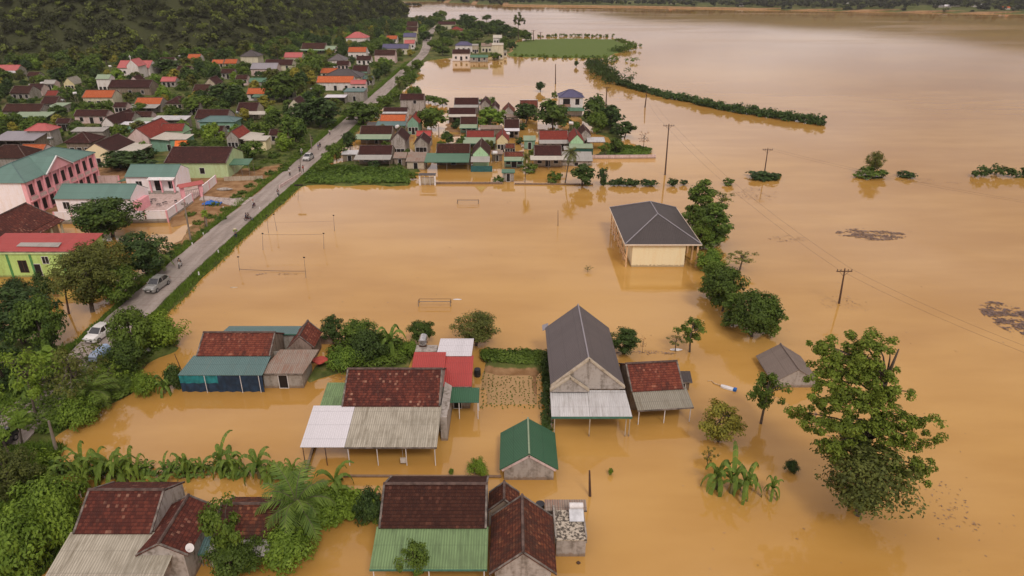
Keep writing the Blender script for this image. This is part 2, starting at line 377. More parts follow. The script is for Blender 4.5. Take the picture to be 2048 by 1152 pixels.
BIG = [  # world-space land
 ([(-59, 165), (-57, 220), (-56, 300), (-56, 400), (-58, 470), (-66, 540), (-73, 640), (-75, 800), (-400, 900), (-900, 600), (-900, 120), (-260, 120), (-150, 118), (-100, 128), (-98, 150), (-70, 152)], .75, .22),
]
def land(x, y):
    """height and soil attribute on arrays of points"""
    h = np.full(x.shape, -1.6); so_ = np.zeros(x.shape)
    jx = x + (vnoise(x, y, 3.5, 3) - .5) * 2.2; jy = y + (vnoise(x, y, 3.5, 4) - .5) * 2.6
    n = (vnoise(x, y, 9, 5) - .5) * .5 + (vnoise(x, y, 2.6, 6) - .5) * .28
    for poly, z, s in [(p, z, s) for p, z, s in BIG] + [(gp(p, z), z, s) for p, z, s in LAND]:
        m = pip(jx, jy, poly)
        if s == 2: h = np.where(m, z, h)
        else: h = np.where(m, z + n * (1.6 if z > .7 else .7 if z > .12 else .3), h)
        so_ = np.where(m, s, so_)
    P = [(px_, py_) for px_, py_ in ROAD]
    d = dseg(x, y, P)
    e = .62 - np.clip(d - 3.2, 0, 9) * .42 + (vnoise(x, y, 2.2, 9) - .5) * .35 * (d > 3)
    far_h = np.where(d < 2.75, .40, e)
    up = far_h > h
    so_ = np.where(up & (h < 0), .12, so_); h = np.maximum(h, far_h); h = np.where(d < 3.0, np.minimum(h, .50), h)
    hp = pip(x, y, FOOT); dh = dseg(x, y, FOOT)
    hill = 115 * (1 - np.exp(-dh / 105)) * (.86 + .3 * vnoise(x, y, 60, 11)) + (vnoise(x, y, 17, 12) - .5) * np.minimum(dh * .3, 7)
    h = np.where(hp, np.maximum(h, .8 + hill), h); so_ = np.where(hp, -2.0, so_)
    return h, so_
def blur(a, k):
    for ax in (0, 1):
        p = np.pad(a, [(k, k) if i == ax else (0, 0) for i in (0, 1)], mode='edge'); c = np.cumsum(p, ax)
        z = np.zeros_like(np.take(c, [0], ax)); c = np.concatenate([z, c], ax); n = 2 * k + 1
        a = (np.take(c, range(n, c.shape[ax]), ax) - np.take(c, range(0, c.shape[ax] - n), ax)) / n
    return a
def grid_ground(xs, ys):
    X, Y = np.meshgrid(xs, ys); H, Sx = land(X, Y); H = blur(H, 1); Sx2 = blur(Sx, 1)
    n, m = X.shape; V = np.stack([X, Y, H], -1).reshape(-1, 3)
    i = np.arange(n * m).reshape(n, m)
    Fq = np.stack([i[:-1, :-1], i[:-1, 1:], i[1:, 1:], i[1:, :-1]], -1).reshape(-1, 4)
    keep = V[:, 2][Fq].max(1) > -1.2
    return V, Fq, Sx2.ravel(), H
xs = np.concatenate([np.arange(-900, -300, 12), np.arange(-300, -130, 2.0), np.arange(-130, 110, .8), np.arange(110, 330, 3.0), np.arange(330, 3001, 60)])
ys = np.concatenate([np.arange(20, 250, .8), np.arange(250, 560, 1.8), np.arange(560, 1120, 5.0), np.arange(1120, 4000, 60)])
V, Fq, soil, HG = grid_ground(xs, ys)
# far bank beyond the river joins the same sheet
BANK = [(-2600, 1500), (-150, 1285), (0, 1102), (181, 1052), (350, 978), (604, 876), (900, 770), (1600, 600), (4000, 500), (4000, 6000), (-2600, 6000)]
bx, by = V[:, 0], V[:, 1]; bm = pip(bx, by, BANK); bd = dseg(bx, by, BANK[:9])
hf = np.clip((bd - 150) / 420, 0, 1); hf = hf * hf * (3 - 2 * hf)
V[:, 2] = np.where(bm, 1.5 + np.clip(bd, 0, 60) * .02 + hf * (26 + np.clip(bx, 0, 1400) * .062) * (.7 + .6 * vnoise(bx, by, 260, 31)), V[:, 2])
soil = np.where(bm, np.where(bd < 7, 1.3, np.where(bd > 150, -2.0, .3)), soil)
m, nt, b = base('ground', .95, .1)
at = nt.nodes.new('ShaderNodeAttribute'); at.attribute_name = 'soil'; ge = nt.nodes.new('ShaderNodeNewGeometry'); pos = ge.outputs['Position']
g1 = noise(nt, pos, .55, 5); g2 = noise(nt, pos, .09, 4)
grass = mixc(nt, sstep(nt, g1, .3, .7), (.045, .062, .016), (.125, .145, .035))
grass = mixc(nt, sstep(nt, g2, .50, .72), grass, (.17, .14, .055))
soilc = mixc(nt, sstep(nt, g1, .35, .65), (.22, .115, .05), (.34, .20, .10))
sv = math_(nt, 'ADD', at.outputs['Fac'], math_(nt, 'MULTIPLY', math_(nt, 'SUBTRACT', g1, .5), .9))
c = mixc(nt, sstep(nt, sv, .38, .62), grass, soilc)
c = mixc(nt, math_(nt, 'GREATER_THAN', at.outputs['Fac'], 1.15), c, mixc(nt, g1, (.36, .215, .10), (.46, .30, .15)))
c = mixc(nt, math_(nt, 'LESS_THAN', at.outputs['Fac'], -.8), c, mixc(nt, g1, (.040, .046, .020), (.075, .078, .032)))
c = mixc(nt, math_(nt, 'GREATER_THAN', at.outputs['Fac'], 1.55), c, mixc(nt, g1, (.085, .13, .03), (.14, .18, .045)))
nt.links.new(c, b.inputs['Base Color']); bump(nt, b, g1, .3, .5)
GROUNDM = m
me = npmesh('ground', V, Fq, m, smooth=True)
a = me.attributes.new('soil', 'FLOAT', 'POINT'); a.data.foreach_set('value', soil.astype(np.float32))
go = bpy.data.objects.new('ground', me); COL.objects.link(go); tag(go, kind='structure')
def GZ(x, y):
    i = min(max(np.searchsorted(ys, y) - 1, 0), len(ys) - 2); j = min(max(np.searchsorted(xs, x) - 1, 0), len(xs) - 2)
    return float(HG[i, j])

# ------------------------------------------------------------------ flood water
m, nt, b = base('flood_water', .05, .5)
b.inputs['IOR'].default_value = 1.50
ge = nt.nodes.new('ShaderNodeNewGeometry'); pos = ge.outputs['Position']
c1 = noise(nt, mapv(nt, pos, (.008, .016, 1)), 1, 4); c2 = noise(nt, mapv(nt, pos, (.05, .16, 1)), 1, 4)
f = math_(nt, 'ADD', math_(nt, 'MULTIPLY', c1, .7), math_(nt, 'MULTIPLY', c2, .3))
nt.links.new(mixc(nt, sstep(nt, f, .40, .62), (.435, .225, .052), (.540, .302, .082)), b.inputs['Base Color'])
r1 = noise(nt, mapv(nt, pos, (.006, .022, 1)), 1, 3)
cd = nt.nodes.new('ShaderNodeSeparateXYZ'); nt.links.new(pos, cd.inputs[0])
ry = sstep(nt, cd.outputs[1], 300, 700)
nt.links.new(math_(nt, 'ADD', .035, math_(nt, 'MULTIPLY', sstep(nt, r1, .45, .65), math_(nt, 'ADD', .03, math_(nt, 'MULTIPLY', ry, .05)))), b.inputs['Roughness'])
w1 = noise(nt, mapv(nt, pos, (.35, .8, 1)), 1, 3); w2 = noise(nt, mapv(nt, pos, (1.1, 2.6, 1)), 1, 2)
hh = math_(nt, 'ADD', w1, math_(nt, 'MULTIPLY', w2, .35))
bump(nt, b, hh, .05, .16)
wb = MB(); wb.face([(-6000, -200, 0), (6000, -200, 0), (6000, 9000, 0), (-6000, 9000, 0)])
wb.build('flood_water', m, kind='structure')

# ------------------------------------------------------------------ road
m, nt, b = base('road_concrete', .85, .2)
ge = nt.nodes.new('ShaderNodeNewGeometry'); pos = ge.outputs['Position']
n1 = noise(nt, mapv(nt, pos, (.9, .12, 1)), 1, 5); n2 = noise(nt, pos, 2.2, 5)
col = mixc(nt, sstep(nt, n1, .3, .7), (.27, .22, .19), (.37, .31, .27))
col = mixc(nt, math_(nt, 'MULTIPLY', sstep(nt, n2, .52, .72), .45), col, (.20, .135, .09))
n3 = noise(nt, mapv(nt, pos, (.25, .06, 1)), 1, 4); col = mixc(nt, math_(nt, 'MULTIPLY', sstep(nt, n3, .54, .66), .6), col, (.17, .145, .125))
sx = nt.nodes.new('ShaderNodeSeparateXYZ'); nt.links.new(pos, sx.inputs[0])
col = mixc(nt, math_(nt, 'MULTIPLY', math_(nt, 'LESS_THAN', math_(nt, 'FRACT', math_(nt, 'DIVIDE', sx.outputs[1], 5.0)), .018), .5), col, (.10, .07, .05))
nt.links.new(col, b.inputs['Base Color'])
rb = MB(); prev = None
def cat(P, n):
    out = []
    for i in range(len(P) - 1):
        p0 = Vector(P[max(i - 1, 0)]); p1 = Vector(P[i]); p2 = Vector(P[i + 1]); p3 = Vector(P[min(i + 2, len(P) - 1)])
        for k in range(n):
            t = k / n; out.append(.5 * ((2 * p1) + (p2 - p0) * t + (2 * p0 - 5 * p1 + 4 * p2 - p3) * t * t + (3 * p1 - p0 - 3 * p2 + p3) * t ** 3))
    return out + [Vector(P[-1])]
rp = cat([(x, y, 0) for x, y in ROAD], 10)
for i in range(len(rp) - 1):
    d = (rp[min(i + 1, len(rp) - 1)] - rp[max(i - 1, 0)]).normalized(); nrm = Vector((d.y, -d.x, 0))
    e = (2.75 + .12 * math.sin(i * 1.7) + .08 * math.sin(i * .6))
    cur = (rp[i] - nrm * e, rp[i] + nrm * (2.75 + .12 * math.sin(i * 2.1 + 1)))
    if prev:
        A, B = prev; C, D = cur[1], cur[0]
        q = [Vector((p.x, p.y, .66)) for p in (A, B, C, D)]
        rb.slab(q, .5)
    prev = cur
rb.build('road', m, kind='structure')
# pale concrete drive to the school gate and paved school yard
PAVE = plaster('paving', (.50, .42, .38), .35)
db = MB(); q = [G(398, 399, .72), G(428, 402, .72), G(470, 412, .72), G(490, 408, .72), G(507, 394, .72), G(470, 396, .72), G(440, 395, .72), G(405, 391, .72)]
db.slab(q, .2); db.build('path', PAVE, kind='structure')

# ------------------------------------------------------------------ leaves, trees
def quads(C, N, L, Wd, rng):
    """leaf quads centred at C with normals N"""
    n = len(C); N = N / (np.linalg.norm(N, axis=1, keepdims=True) + 1e-9)
    r = rng.normal(size=(n, 3)); A = np.cross(N, r); A /= (np.linalg.norm(A, axis=1, keepdims=True) + 1e-9); B = np.cross(N, A)
    L = L[:, None]; Wd = Wd[:, None]; dr = N * L * .18
    V = np.stack([C - A * L - dr, C - B * Wd + dr, C + A * L - dr, C + B * Wd + dr], 1).reshape(-1, 3)
    return V, np.arange(n * 4).reshape(n, 4)
def clumps(cent, rad, per, leaf, rng, up=.55):
    cent = np.asarray(cent, float); rad = np.asarray(rad, float); k = len(cent); n = k * per
    idx = np.repeat(np.arange(k), per); d = rng.normal(size=(n, 3)); d /= np.linalg.norm(d, axis=1, keepdims=True)
    r = rng.rand(n, 1) ** .45; off = d * r * rad[idx][:, None]; off[:, 2] *= .75
    C = cent[idx] + off; mid = cent.mean(0)
    out = (C - mid); out /= (np.linalg.norm(out, axis=1, keepdims=True) + 1e-9)
    N = d * .6 + out * .4 + np.array([0, 0, up]) + rng.normal(size=(n, 3)) * .35
    L = leaf * (.65 + rng.rand(n) * .7)
    return quads(C, N, L, L * (.42 + .2 * rng.rand(n)), rng)
def ellip(n, rx, rz, zc, rng, surf=.5, flat=0):
    d = rng.normal(size=(n, 3)); d /= np.linalg.norm(d, axis=1, keepdims=True)
    r = surf + (1 - surf) * rng.rand(n, 1) ** .6; p = d * r
    az_ = np.arctan2(p[:, 1], p[:, 0]); lob = 1 + .20 * np.sin(3 * az_ + rng.rand() * 6) + .16 * np.sin(5 * az_ + 4 * p[:, 2] + rng.rand() * 6) + .14 * rng.normal(size=n)
    p[:, 0] *= rx * lob; p[:, 1] *= rx * lob; p[:, 2] = p[:, 2] * rz * (1 + .13 * np.sin(2 * az_ + rng.rand() * 6)) + zc
    return p
def trunk_mb(h, r, cents, rng, nl=6, lean=0.0):
    mb = MB(); top = Vector((lean, 0, h)); mid = Vector((lean * .35 + rng.normal() * .04 * h, rng.normal() * .04 * h, h * .55))
    mb.tube([(0, 0, -1.2), (0, 0, 0), mid, top], [r * 1.25, r, r * .7, r * .35], 7)
    if len(cents):
        for c in [cents[i] for i in rng.choice(len(cents), min(nl, len(cents)), False)]:
            c = Vector([float(q) for q in c]); s = mid.lerp(top, rng.rand() * .8)
            k = s.lerp(c, .5) + Vector((0, 0, .06 * h)); mb.tube([s, k, c], [r * .42, r * .25, r * .10], 5)
    return mb
PROTO = {}
def proto(key, H0, W0, leafm, ncl, per, leaf, crown=(.30, 1.0), surf=.45, cr=.17, seed=1, trunk=.03, near=False, nl=6, up=.55, lean=0):
    """tree meshes: crown (leaf faces) and trunk with limbs, H0 high and W0 wide"""
    rng = np.random.RandomState(seed); z0, z1 = crown[0] * H0, crown[1] * H0
    P = ellip(ncl, W0 / 2 * (1 - cr), (z1 - z0) / 2 * (1 - cr * .7), (z0 + z1) / 2, rng, surf)
    rad = W0 * cr * (.7 + .6 * rng.rand(ncl)); V_, F_ = clumps(P, rad, per, leaf, rng, up)
    cm = npmesh('crown', V_, F_, L_[leafm]); tm = trunk_mb(H0 * (crown[0] + (crown[1] - crown[0]) * .75), trunk * H0, P, rng, nl, lean * W0).mesh('trunk', BARK)
    PROTO[key] = (H0, W0, cm, tm)
proto('mango', 7, 7, 'mango', 70, 90, .22, (.16, 1), .6, .15, 1)
proto('mango2', 7, 7, 'mid', 64, 90, .22, (.12, 1), .6, .15, 2)
proto('dark', 8, 6, 'dark', 60, 80, .22, (.12, 1), .55, .15, 3)
proto('loose', 7, 5, 'mid', 34, 60, .20, (.32, 1), .4, .14, 4)
proto('yel', 5, 5, 'yellow', 40, 90, .15, (.05, 1), .5, .15, 5)
proto('bright', 6, 6, 'bright', 60, 80, .21, (.12, 1), .6, .15, 6)
proto('bush', 2.4, 4, 'bright', 44, 110, .115, (0, 1), .4, .18, 7, .02)
proto('dbush', 2.6, 4, 'dark', 40, 100, .13, (0, 1), .4, .18, 8, .02)
proto('olive', 7, 6, 'olive', 64, 110, .135, (.2, 1), .5, .15, 9)
proto('sparse', 7, 4.5, 'olive', 16, 34, .17, (.4, 1), .4, .12, 10, .018, nl=12)
proto('airy', 6, 7, 'bright', 30, 40, .15, (.30, 1), .35, .10, 14, .022, nl=16)
proto('airy2', 6, 7, 'olive', 30, 40, .15, (.30, 1), .35, .10, 15, .022, nl=16)
proto('bare', 5, 5, 'dry', 14, 9, .15, (.2, 1), .5, .1, 11, .02, nl=14)
proto('tall', 14, 7, 'olive', 22, 60, .30, (.45, 1), .5, .12, 12, .014, nl=10)
proto('bamboo', 8, 5, 'mid', 60, 80, .2, (.0, 1), .5, .14, 13, .012)
# reduced copies for trees past 150 m
for k, (h, w_, lm, n, per, lf, cz, sd) in {
 'f_mango': (6, 6.5, 'mango', 34, 34, .42, .12, 21), 'f_mid': (6, 6, 'mid', 34, 32, .42, .12, 22), 'f_dark': (7, 5.5, 'dark', 30, 34, .42, .1, 23),
 'f_bright': (5.5, 5.5, 'bright', 32, 32, .38, .1, 24), 'f_olive': (6, 5, 'olive', 26, 30, .40, .2, 25), 'f_yel': (4.5, 5, 'yellow', 28, 30, .36, .08, 26),
 'f_bush': (2.2, 4, 'mid', 18, 26, .30, 0, 27), 'f_dbush': (2.6, 4, 'dark', 18, 26, .32, 0, 28), 'f_tall': (9, 4.5, 'olive', 24, 26, .42, .25, 29), 'f_loose': (7, 5, 'mid', 16, 26, .42, .35, 30)}.items():
    proto(k, h, w_, lm, n, per, lf, (cz, 1), .5, .17, sd, .025, nl=4)
# banana / palm -----------------------------------------------------
def frond(Vs, Fs, o, az, el, L, Wd, droop, rng, comp=False, seg=7):
    p = np.array(o, float); a = el; pts = []; dirs = []
    for i in range(seg + 1):
        pts.append(p.copy()); d = np.array([math.cos(az) * math.cos(a), math.sin(az) * math.cos(a), math.sin(a)]); dirs.append(d)
        p = p + d * L / seg; a -= droop / seg * (1 + i * .15)
    side = np.array([-math.sin(az), math.cos(az), 0])
    for i in range(seg):
        if not comp:
            w0 = Wd * math.sin(math.pi * min(1, (i / seg) * .9 + .08)) ** .6; w1 = Wd * math.sin(math.pi * min(1, ((i + 1) / seg) * .9 + .08)) ** .6 if i < seg - 1 else .02
            for sgn in (-1, 1):
                up = np.array([0, 0, -.35 * w0]); gap = rng.rand() * .10
                n = len(Vs); Vs += [pts[i], pts[i + 1] * (1 - gap) + pts[i] * gap, pts[i + 1] * (1 - gap) + pts[i] * gap + side * sgn * w1 + up, pts[i] + side * sgn * w0 + up]
                Fs.append([n, n + 1, n + 2, n + 3])
        else:
            for j in range(3):
                t = (i + j / 3) / seg; q = pts[i] + (pts[i + 1] - pts[i]) * j / 3; ll = Wd * math.sin(math.pi * (.12 + .83 * t)) ** .7
                for sgn in (-1, 1):
                    d2 = side * sgn + dirs[i] * .7 + np.array([0, 0, -.35 + rng.normal() * .15]); d2 /= np.linalg.norm(d2)
                    wv = dirs[i] * .05 * (L / 2.5); tip = q + d2 * ll
                    n = len(Vs); Vs += [q - wv, q + wv, tip + wv * .4, tip - wv * .4]; Fs.append([n, n + 1, n + 2, n + 3])
    return pts
def palm_proto(key, stem_h, stem_r, nfr, L, Wd, leafm, comp, seed, el=(.15, 1.25), droop=1.9, stemmat=None, nst=1):
    rng = np.random.RandomState(seed); Vs, Fs = [], []; sm = MB(); hi = 0
    for s in range(nst):
        a = rng.rand() * 6.3; ox, oy = (0, 0) if nst == 1 else (math.cos(a) * .6, math.sin(a) * .6)
        sh = stem_h * (1 if s == 0 else .55 + .4 * rng.rand()); lx, ly = rng.normal() * .12 * sh, rng.normal() * .08 * sh
        top = (ox + lx, oy + ly, sh)
        sm.tube([(ox, oy, -1), (ox, oy, 0), (ox + lx * .4, oy + ly * .4, sh * .55), top], [stem_r * 1.2, stem_r * 1.1, stem_r * .85, stem_r * .6], 8)
        for i in range(nfr):
            az = i * 2.4 + rng.normal() * .25; e = el[0] + (el[1] - el[0]) * ((i + .5) / nfr) + rng.normal() * .08
            pts = frond(Vs, Fs, top, az, e, L * (.75 + .35 * rng.rand()), Wd, droop * (.75 + .5 * rng.rand()) * (1.1 - .35 * i / nfr), rng, comp)
            if comp: sm.tube([tuple(p) for p in pts], [.035, .03, .027, .024, .02, .016, .012, .008], 4)
    V_ = np.array(Vs); PROTO[key] = (float(V_[:, 2].max()), float(np.abs(V_[:, :2]).max() * 2), npmesh('leaves', V_, Fs, L_[leafm]), sm.mesh('stem', stemmat or BSTEM))
BSTEM = plain('banana_stem', (.14, .13, .05), .8)
palm_proto('banana1', .35, .16, 9, 2.0, .20, 'banana', False, 41, nst=2)
palm_proto('banana2', .3, .15, 8, 1.9, .20, 'banana', False, 42, nst=3)
palm_proto('banana3', .45, .17, 11, 2.1, .21, 'banana', False, 43, nst=1)
palm_proto('palm', 2.2, .18, 26, 3.1, .75, 'banana', True, 44, (-.25, 1.35), 1.3, BARK)
palm_proto('coconut', 6.5, .16, 22, 3.0, .8, 'olive', True, 45, (-.5, 1.3), 1.4, BARK)
palm_proto('papaya', 3.0, .10, 16, 1.1, .42, 'bright', False, 46, (-.3, 1.2), 1.0, BARK)

NAMES = {'mango': 'broadleaf_tree', 'mango2': 'broadleaf_tree', 'dark': 'evergreen_tree', 'loose': 'slender_tree', 'yel': 'round_bush', 'bright': 'fruit_tree',
 'bush': 'bush', 'dbush': 'bush', 'olive': 'broadleaf_tree', 'airy': 'feathery_tree', 'airy2': 'feathery_tree', 'sparse': 'sapling', 'bare': 'leafless_tree', 'tall': 'tall_tree', 'bamboo': 'bamboo_clump',
 'banana1': 'banana_plant', 'banana2': 'banana_plant', 'banana3': 'banana_plant', 'palm': 'palm_tree', 'coconut': 'coconut_palm', 'papaya': 'papaya_tree',
 'f_mango': 'round_tree', 'f_mid': 'broad_tree', 'f_dark': 'dense_tree', 'f_bright': 'fruit_tree', 'f_olive': 'loose_tree', 'f_yel': 'yellowish_tree', 'f_bush': 'low_bush', 'f_dbush': 'dark_bush', 'f_tall': 'narrow_tree', 'f_loose': 'slender_tree'}
TREEPOS = []
def plant(key, x, y, z, H, Wd, label, cat='tree', group=None, parts=True, rz=None):
    H0, W0, cm, tm = PROTO[key]; nm = NAMES.get(key, 'garden_bush' if 'bush' in key else 'village_tree')
    sc3 = (Wd / W0, Wd / W0, H / H0); rz = rnd.random() * 6.28 if rz is None else rz
    TREEPOS.append((x, y, Wd))
    o = empty(nm, (x, y, z), label, cat, rz, group); o.scale = sc3
    c = bpy.data.objects.new(cm.name.split('.')[0], cm); COL.objects.link(c); c.parent = o
    if parts:
        t = bpy.data.objects.new(tm.name.split('.')[0], tm); COL.objects.link(t); t.parent = o
    return o
def tree(key, px, pb, pt, wpx, label, cat='tree', z0=0.0, group=None, rz=None):
    p = G(px, pb, z0); H = CAMH - M(pt) * p.y - z0
    Wd = wpx / F * (p.y * CP + (CAMH - z0) * SP)
    # the crown's near side projects lower than its base: lift the estimate a little
    Wd *= 1.12
    return plant(key, p.x, p.y + Wd * .15, z0, max(H * 1.02, .4), Wd, label, cat, group, rz=rz)
# ------------------------------------------------------------------ houses
HB = []          # footprints, so trees keep off them
def opening(root, x, z0, z1, wd, yf, kind='window', frame=None, face='front', near=False):
    """a window or door set on the front (local -Y) or on an end (local -X) wall"""
    fr = MB(); gl = MB(); t = .07
    def put(mb, x0, x1, za, zb, d0, d1):
        if face == 'front': mb.b6(x0, x1, yf - d1, yf + d0, za, zb)
        else: mb.b6(yf - d1, yf + d0, x0, x1, za, zb)
    put(gl, x - wd / 2, x + wd / 2, z0, z1, .05, .012)
    for a, b_, c, d in ((x - wd / 2 - t, x - wd / 2, z0 - t, z1 + t), (x + wd / 2, x + wd / 2 + t, z0 - t, z1 + t), (x - wd / 2, x + wd / 2, z1, z1 + t), (x - wd / 2, x + wd / 2, z0 - t, z0)):
        put(fr, a, b_, c, d, .05, .04)
    if near and kind == 'window': put(fr, x - .03, x + .03, z0, z1, .0, .03)
    o = fr.build(kind, frame or WTRIM, root); gl.build('pane' if kind == 'window' else 'door_leaf', DARK, o)
    return o
def house(label, k, x0, x1, pe, pr, ze, roof, wall, zg=0.0, slope=.58, L=9.0, hip=False, ver=None, ops=None, trim=True, ov=.35, rz=0.0, two=None, name='house', cat='house', group=None, near=False, ins=None, capm=None, wallmi=None, shift=0.0, gab=.08):
    RM = roof if not isinstance(roof, str) else (T.get(roof) or SH[roof]); WM = W_[wall] if isinstance(wall, str) else wall
    sheetroof = not isinstance(roof, str) or roof in SH
    a = G(x0, pe, ze); b_ = G(x1, pe, ze); w = b_.x - a.x; yf = a.y; xc = (a.x + b_.x) / 2
    if k == 'x':
        D = (CAMH - M(pr) * yf - ze) / (slope + M(pr)); D = min(max(D, 1.2), 9.0)
        W = w; loc = Vector((xc, yf + D, 0)); rot = rz
    else:
        D = w / 2; slope = slope if pr is None else min(max(((CAMH - yf * M(pr)) - ze) / D, .3), 1.0)
        W = L; loc = Vector((xc, yf + L / 2, 0)); rot = math.pi / 2 + rz
    rise = slope * D; zr = ze + rise
    root = empty(name, loc, label, cat, rot, group)
    HB.append((loc.x, loc.y, (W if k == 'x' else 2 * D) / 2, (D if k == 'x' else W / 2), zr))
    zb = zg - 1.2
    wo = min(.45, D * .2); wg = gab if not hip else wo
    # walls with gable tops
    wm = MB(); yw = D - wo; xw = W / 2 - wg
    if hip: wm.prism([(-(D - (ins[1] if ins else wo)), zb), (D - (ins[0] if ins else wo), zb), (D - (ins[0] if ins else wo), ze + .1), (-(D - (ins[1] if ins else wo)), ze + .1)], -xw, xw)
    else: wm.prism([(-yw, zb), (yw, zb), (yw, ze + slope * wo - .10), (0, zr - .13), (-yw, ze + slope * wo - .10)], -xw, xw)
    wm.build('wall', WM, root)
    rf = MB(); th = .09
    if hip:
        c = [(-W / 2, -D, ze), (W / 2, -D, ze), (W / 2, D, ze), (-W / 2, D, ze)]; r0 = (-W / 2 + D, 0, zr); r1 = (W / 2 - D, 0, zr)
        if W < 2 * D: r0 = (0, -(D - W / 2), ze + slope * W / 2); r1 = (0, D - W / 2, ze + slope * W / 2)
        if W >= 2 * D:
            rf.slab([c[0], c[1], r1, r0], th); rf.slab([c[2], c[3], r0, r1], th); rf.slab([c[1], c[2], r1], th); rf.slab([c[3], c[0], r0], th)
            caps = [(r0, r1), (c[0], r0), (c[3], r0), (c[1], r1), (c[2], r1)]
        else:
            rf.slab([c[0], c[1], r0], th); rf.slab([c[2], c[3], r1], th); rf.slab([c[1], c[2], r1, r0], th); rf.slab([c[3], c[0], r0, r1], th)
            caps = [(r0, r1), (c[0], r0), (c[1], r0), (c[2], r1), (c[3], r1)]
    else:
        rf.slab([(-W / 2, -D, ze), (W / 2, -D, ze), (W / 2, 0, zr), (-W / 2, 0, zr)], th)
        rf.slab([(-W / 2, 0, zr), (W / 2, 0, zr), (W / 2, D, ze), (-W / 2, D, ze)], th); caps = [((-W / 2, 0, zr), (W / 2, 0, zr))]
    ro = rf.build('roof', RM, root)
    cp = MB()
    for p, q in caps: cp.tube([Vector(p) + Vector((0, 0, .05)), Vector(q) + Vector((0, 0, .05))], .10 if sheetroof else .13, 5)
    cp.build('ridge_cap', capm or (RM if sheetroof else RIDGE), ro)
    if trim and not hip and not sheetroof:
        for sx_ in (-1, 1):
            tm = MB()
            xa, xb = sorted((sx_ * (W / 2 + .02), sx_ * (W / 2 - .15)))
            tm.slab([(xa, -D, ze + .07), (xb, -D, ze + .07), (xb, 0, zr + .07), (xa, 0, zr + .07)], .06)
            tm.slab([(xa, 0, zr + .07), (xb, 0, zr + .07), (xb, D, ze + .07), (xa, D, ze + .07)], .06)
            tm.build('gable_coping', TRIM, ro)
    if ver:
        dv, vm, dz = ver[0], SH[ver[1]], ver[2]; x_in = ver[3] if len(ver) > 3 else 0.0; x_out = ver[4] if len(ver) > 4 else 0.0
        vb = MB(); za = ze - .04; zv = ze - dz
        vb.slab([(-W / 2 + x_in, -D - dv, zv), (W / 2 + x_out, -D - dv, zv), (W / 2 + x_out, -D + .25, za), (-W / 2 + x_in, -D + .25, za)], .06)
        vo = vb.build('veranda_roof', vm, root)
        fb = MB(); fb.b6(-W / 2 + x_in, W / 2 + x_out, -D - dv - .03, -D - dv + .02, zv - .16, zv + .01); fb.build('fascia', GTRIM if 'green' in ver[1] or ver[1] == 'teal' else TRIM, vo)
        npst = max(2, int(W / 3) + 1)
        for i in range(npst):
            pb = MB(); px_ = -W / 2 + x_in + .25 + (W + x_out - x_in - .5) * i / (npst - 1)
            pb.tube([(px_, -D - dv + .2, zb), (px_, -D - dv + .2, zv - .05)], .05, 6); pb.build('post', WTRIM if near else POLEM, root)
    if ops is None: ops = 'auto'
    if ops == 'auto':
        yfw = -(D - wo)
        zt = min(zg + 2.2, ze - .15)
        if k == 'x' or ver:
            if zt - zg > .8:
                opening(root, 0, zg + .05, zt, 1.2, yfw, 'door', near=near)
                for s in (-1, 1): opening(root, s * xw * .6, zg + (zt - zg) * .4, zt, 1.1, yfw, 'window', near=near)
        if k == 'y':
            if zt - zg > .8:
                opening(root, 0, zg + .05, zt, 1.0, -xw, 'door', face='end'); opening(root, yw * .58, zg + (zt - zg) * .45, zt, .9, -xw, 'window', face='end')
                opening(root, -yw * .58, zg + (zt - zg) * .45, zt, .9, -xw, 'window', face='end')
    elif ops:
        for (x, za, zb_, wd, kd, fc) in ops: opening(root, x, za, zb_, wd, -(D - wo) if fc == 'front' else -xw, kd, face=fc, near=near)
    root['_'] = 0; del root['_']
    return root, dict(W=W, D=D, ze=ze, zr=zr, yf=yf, xc=xc, yw=yw, xw=xw)
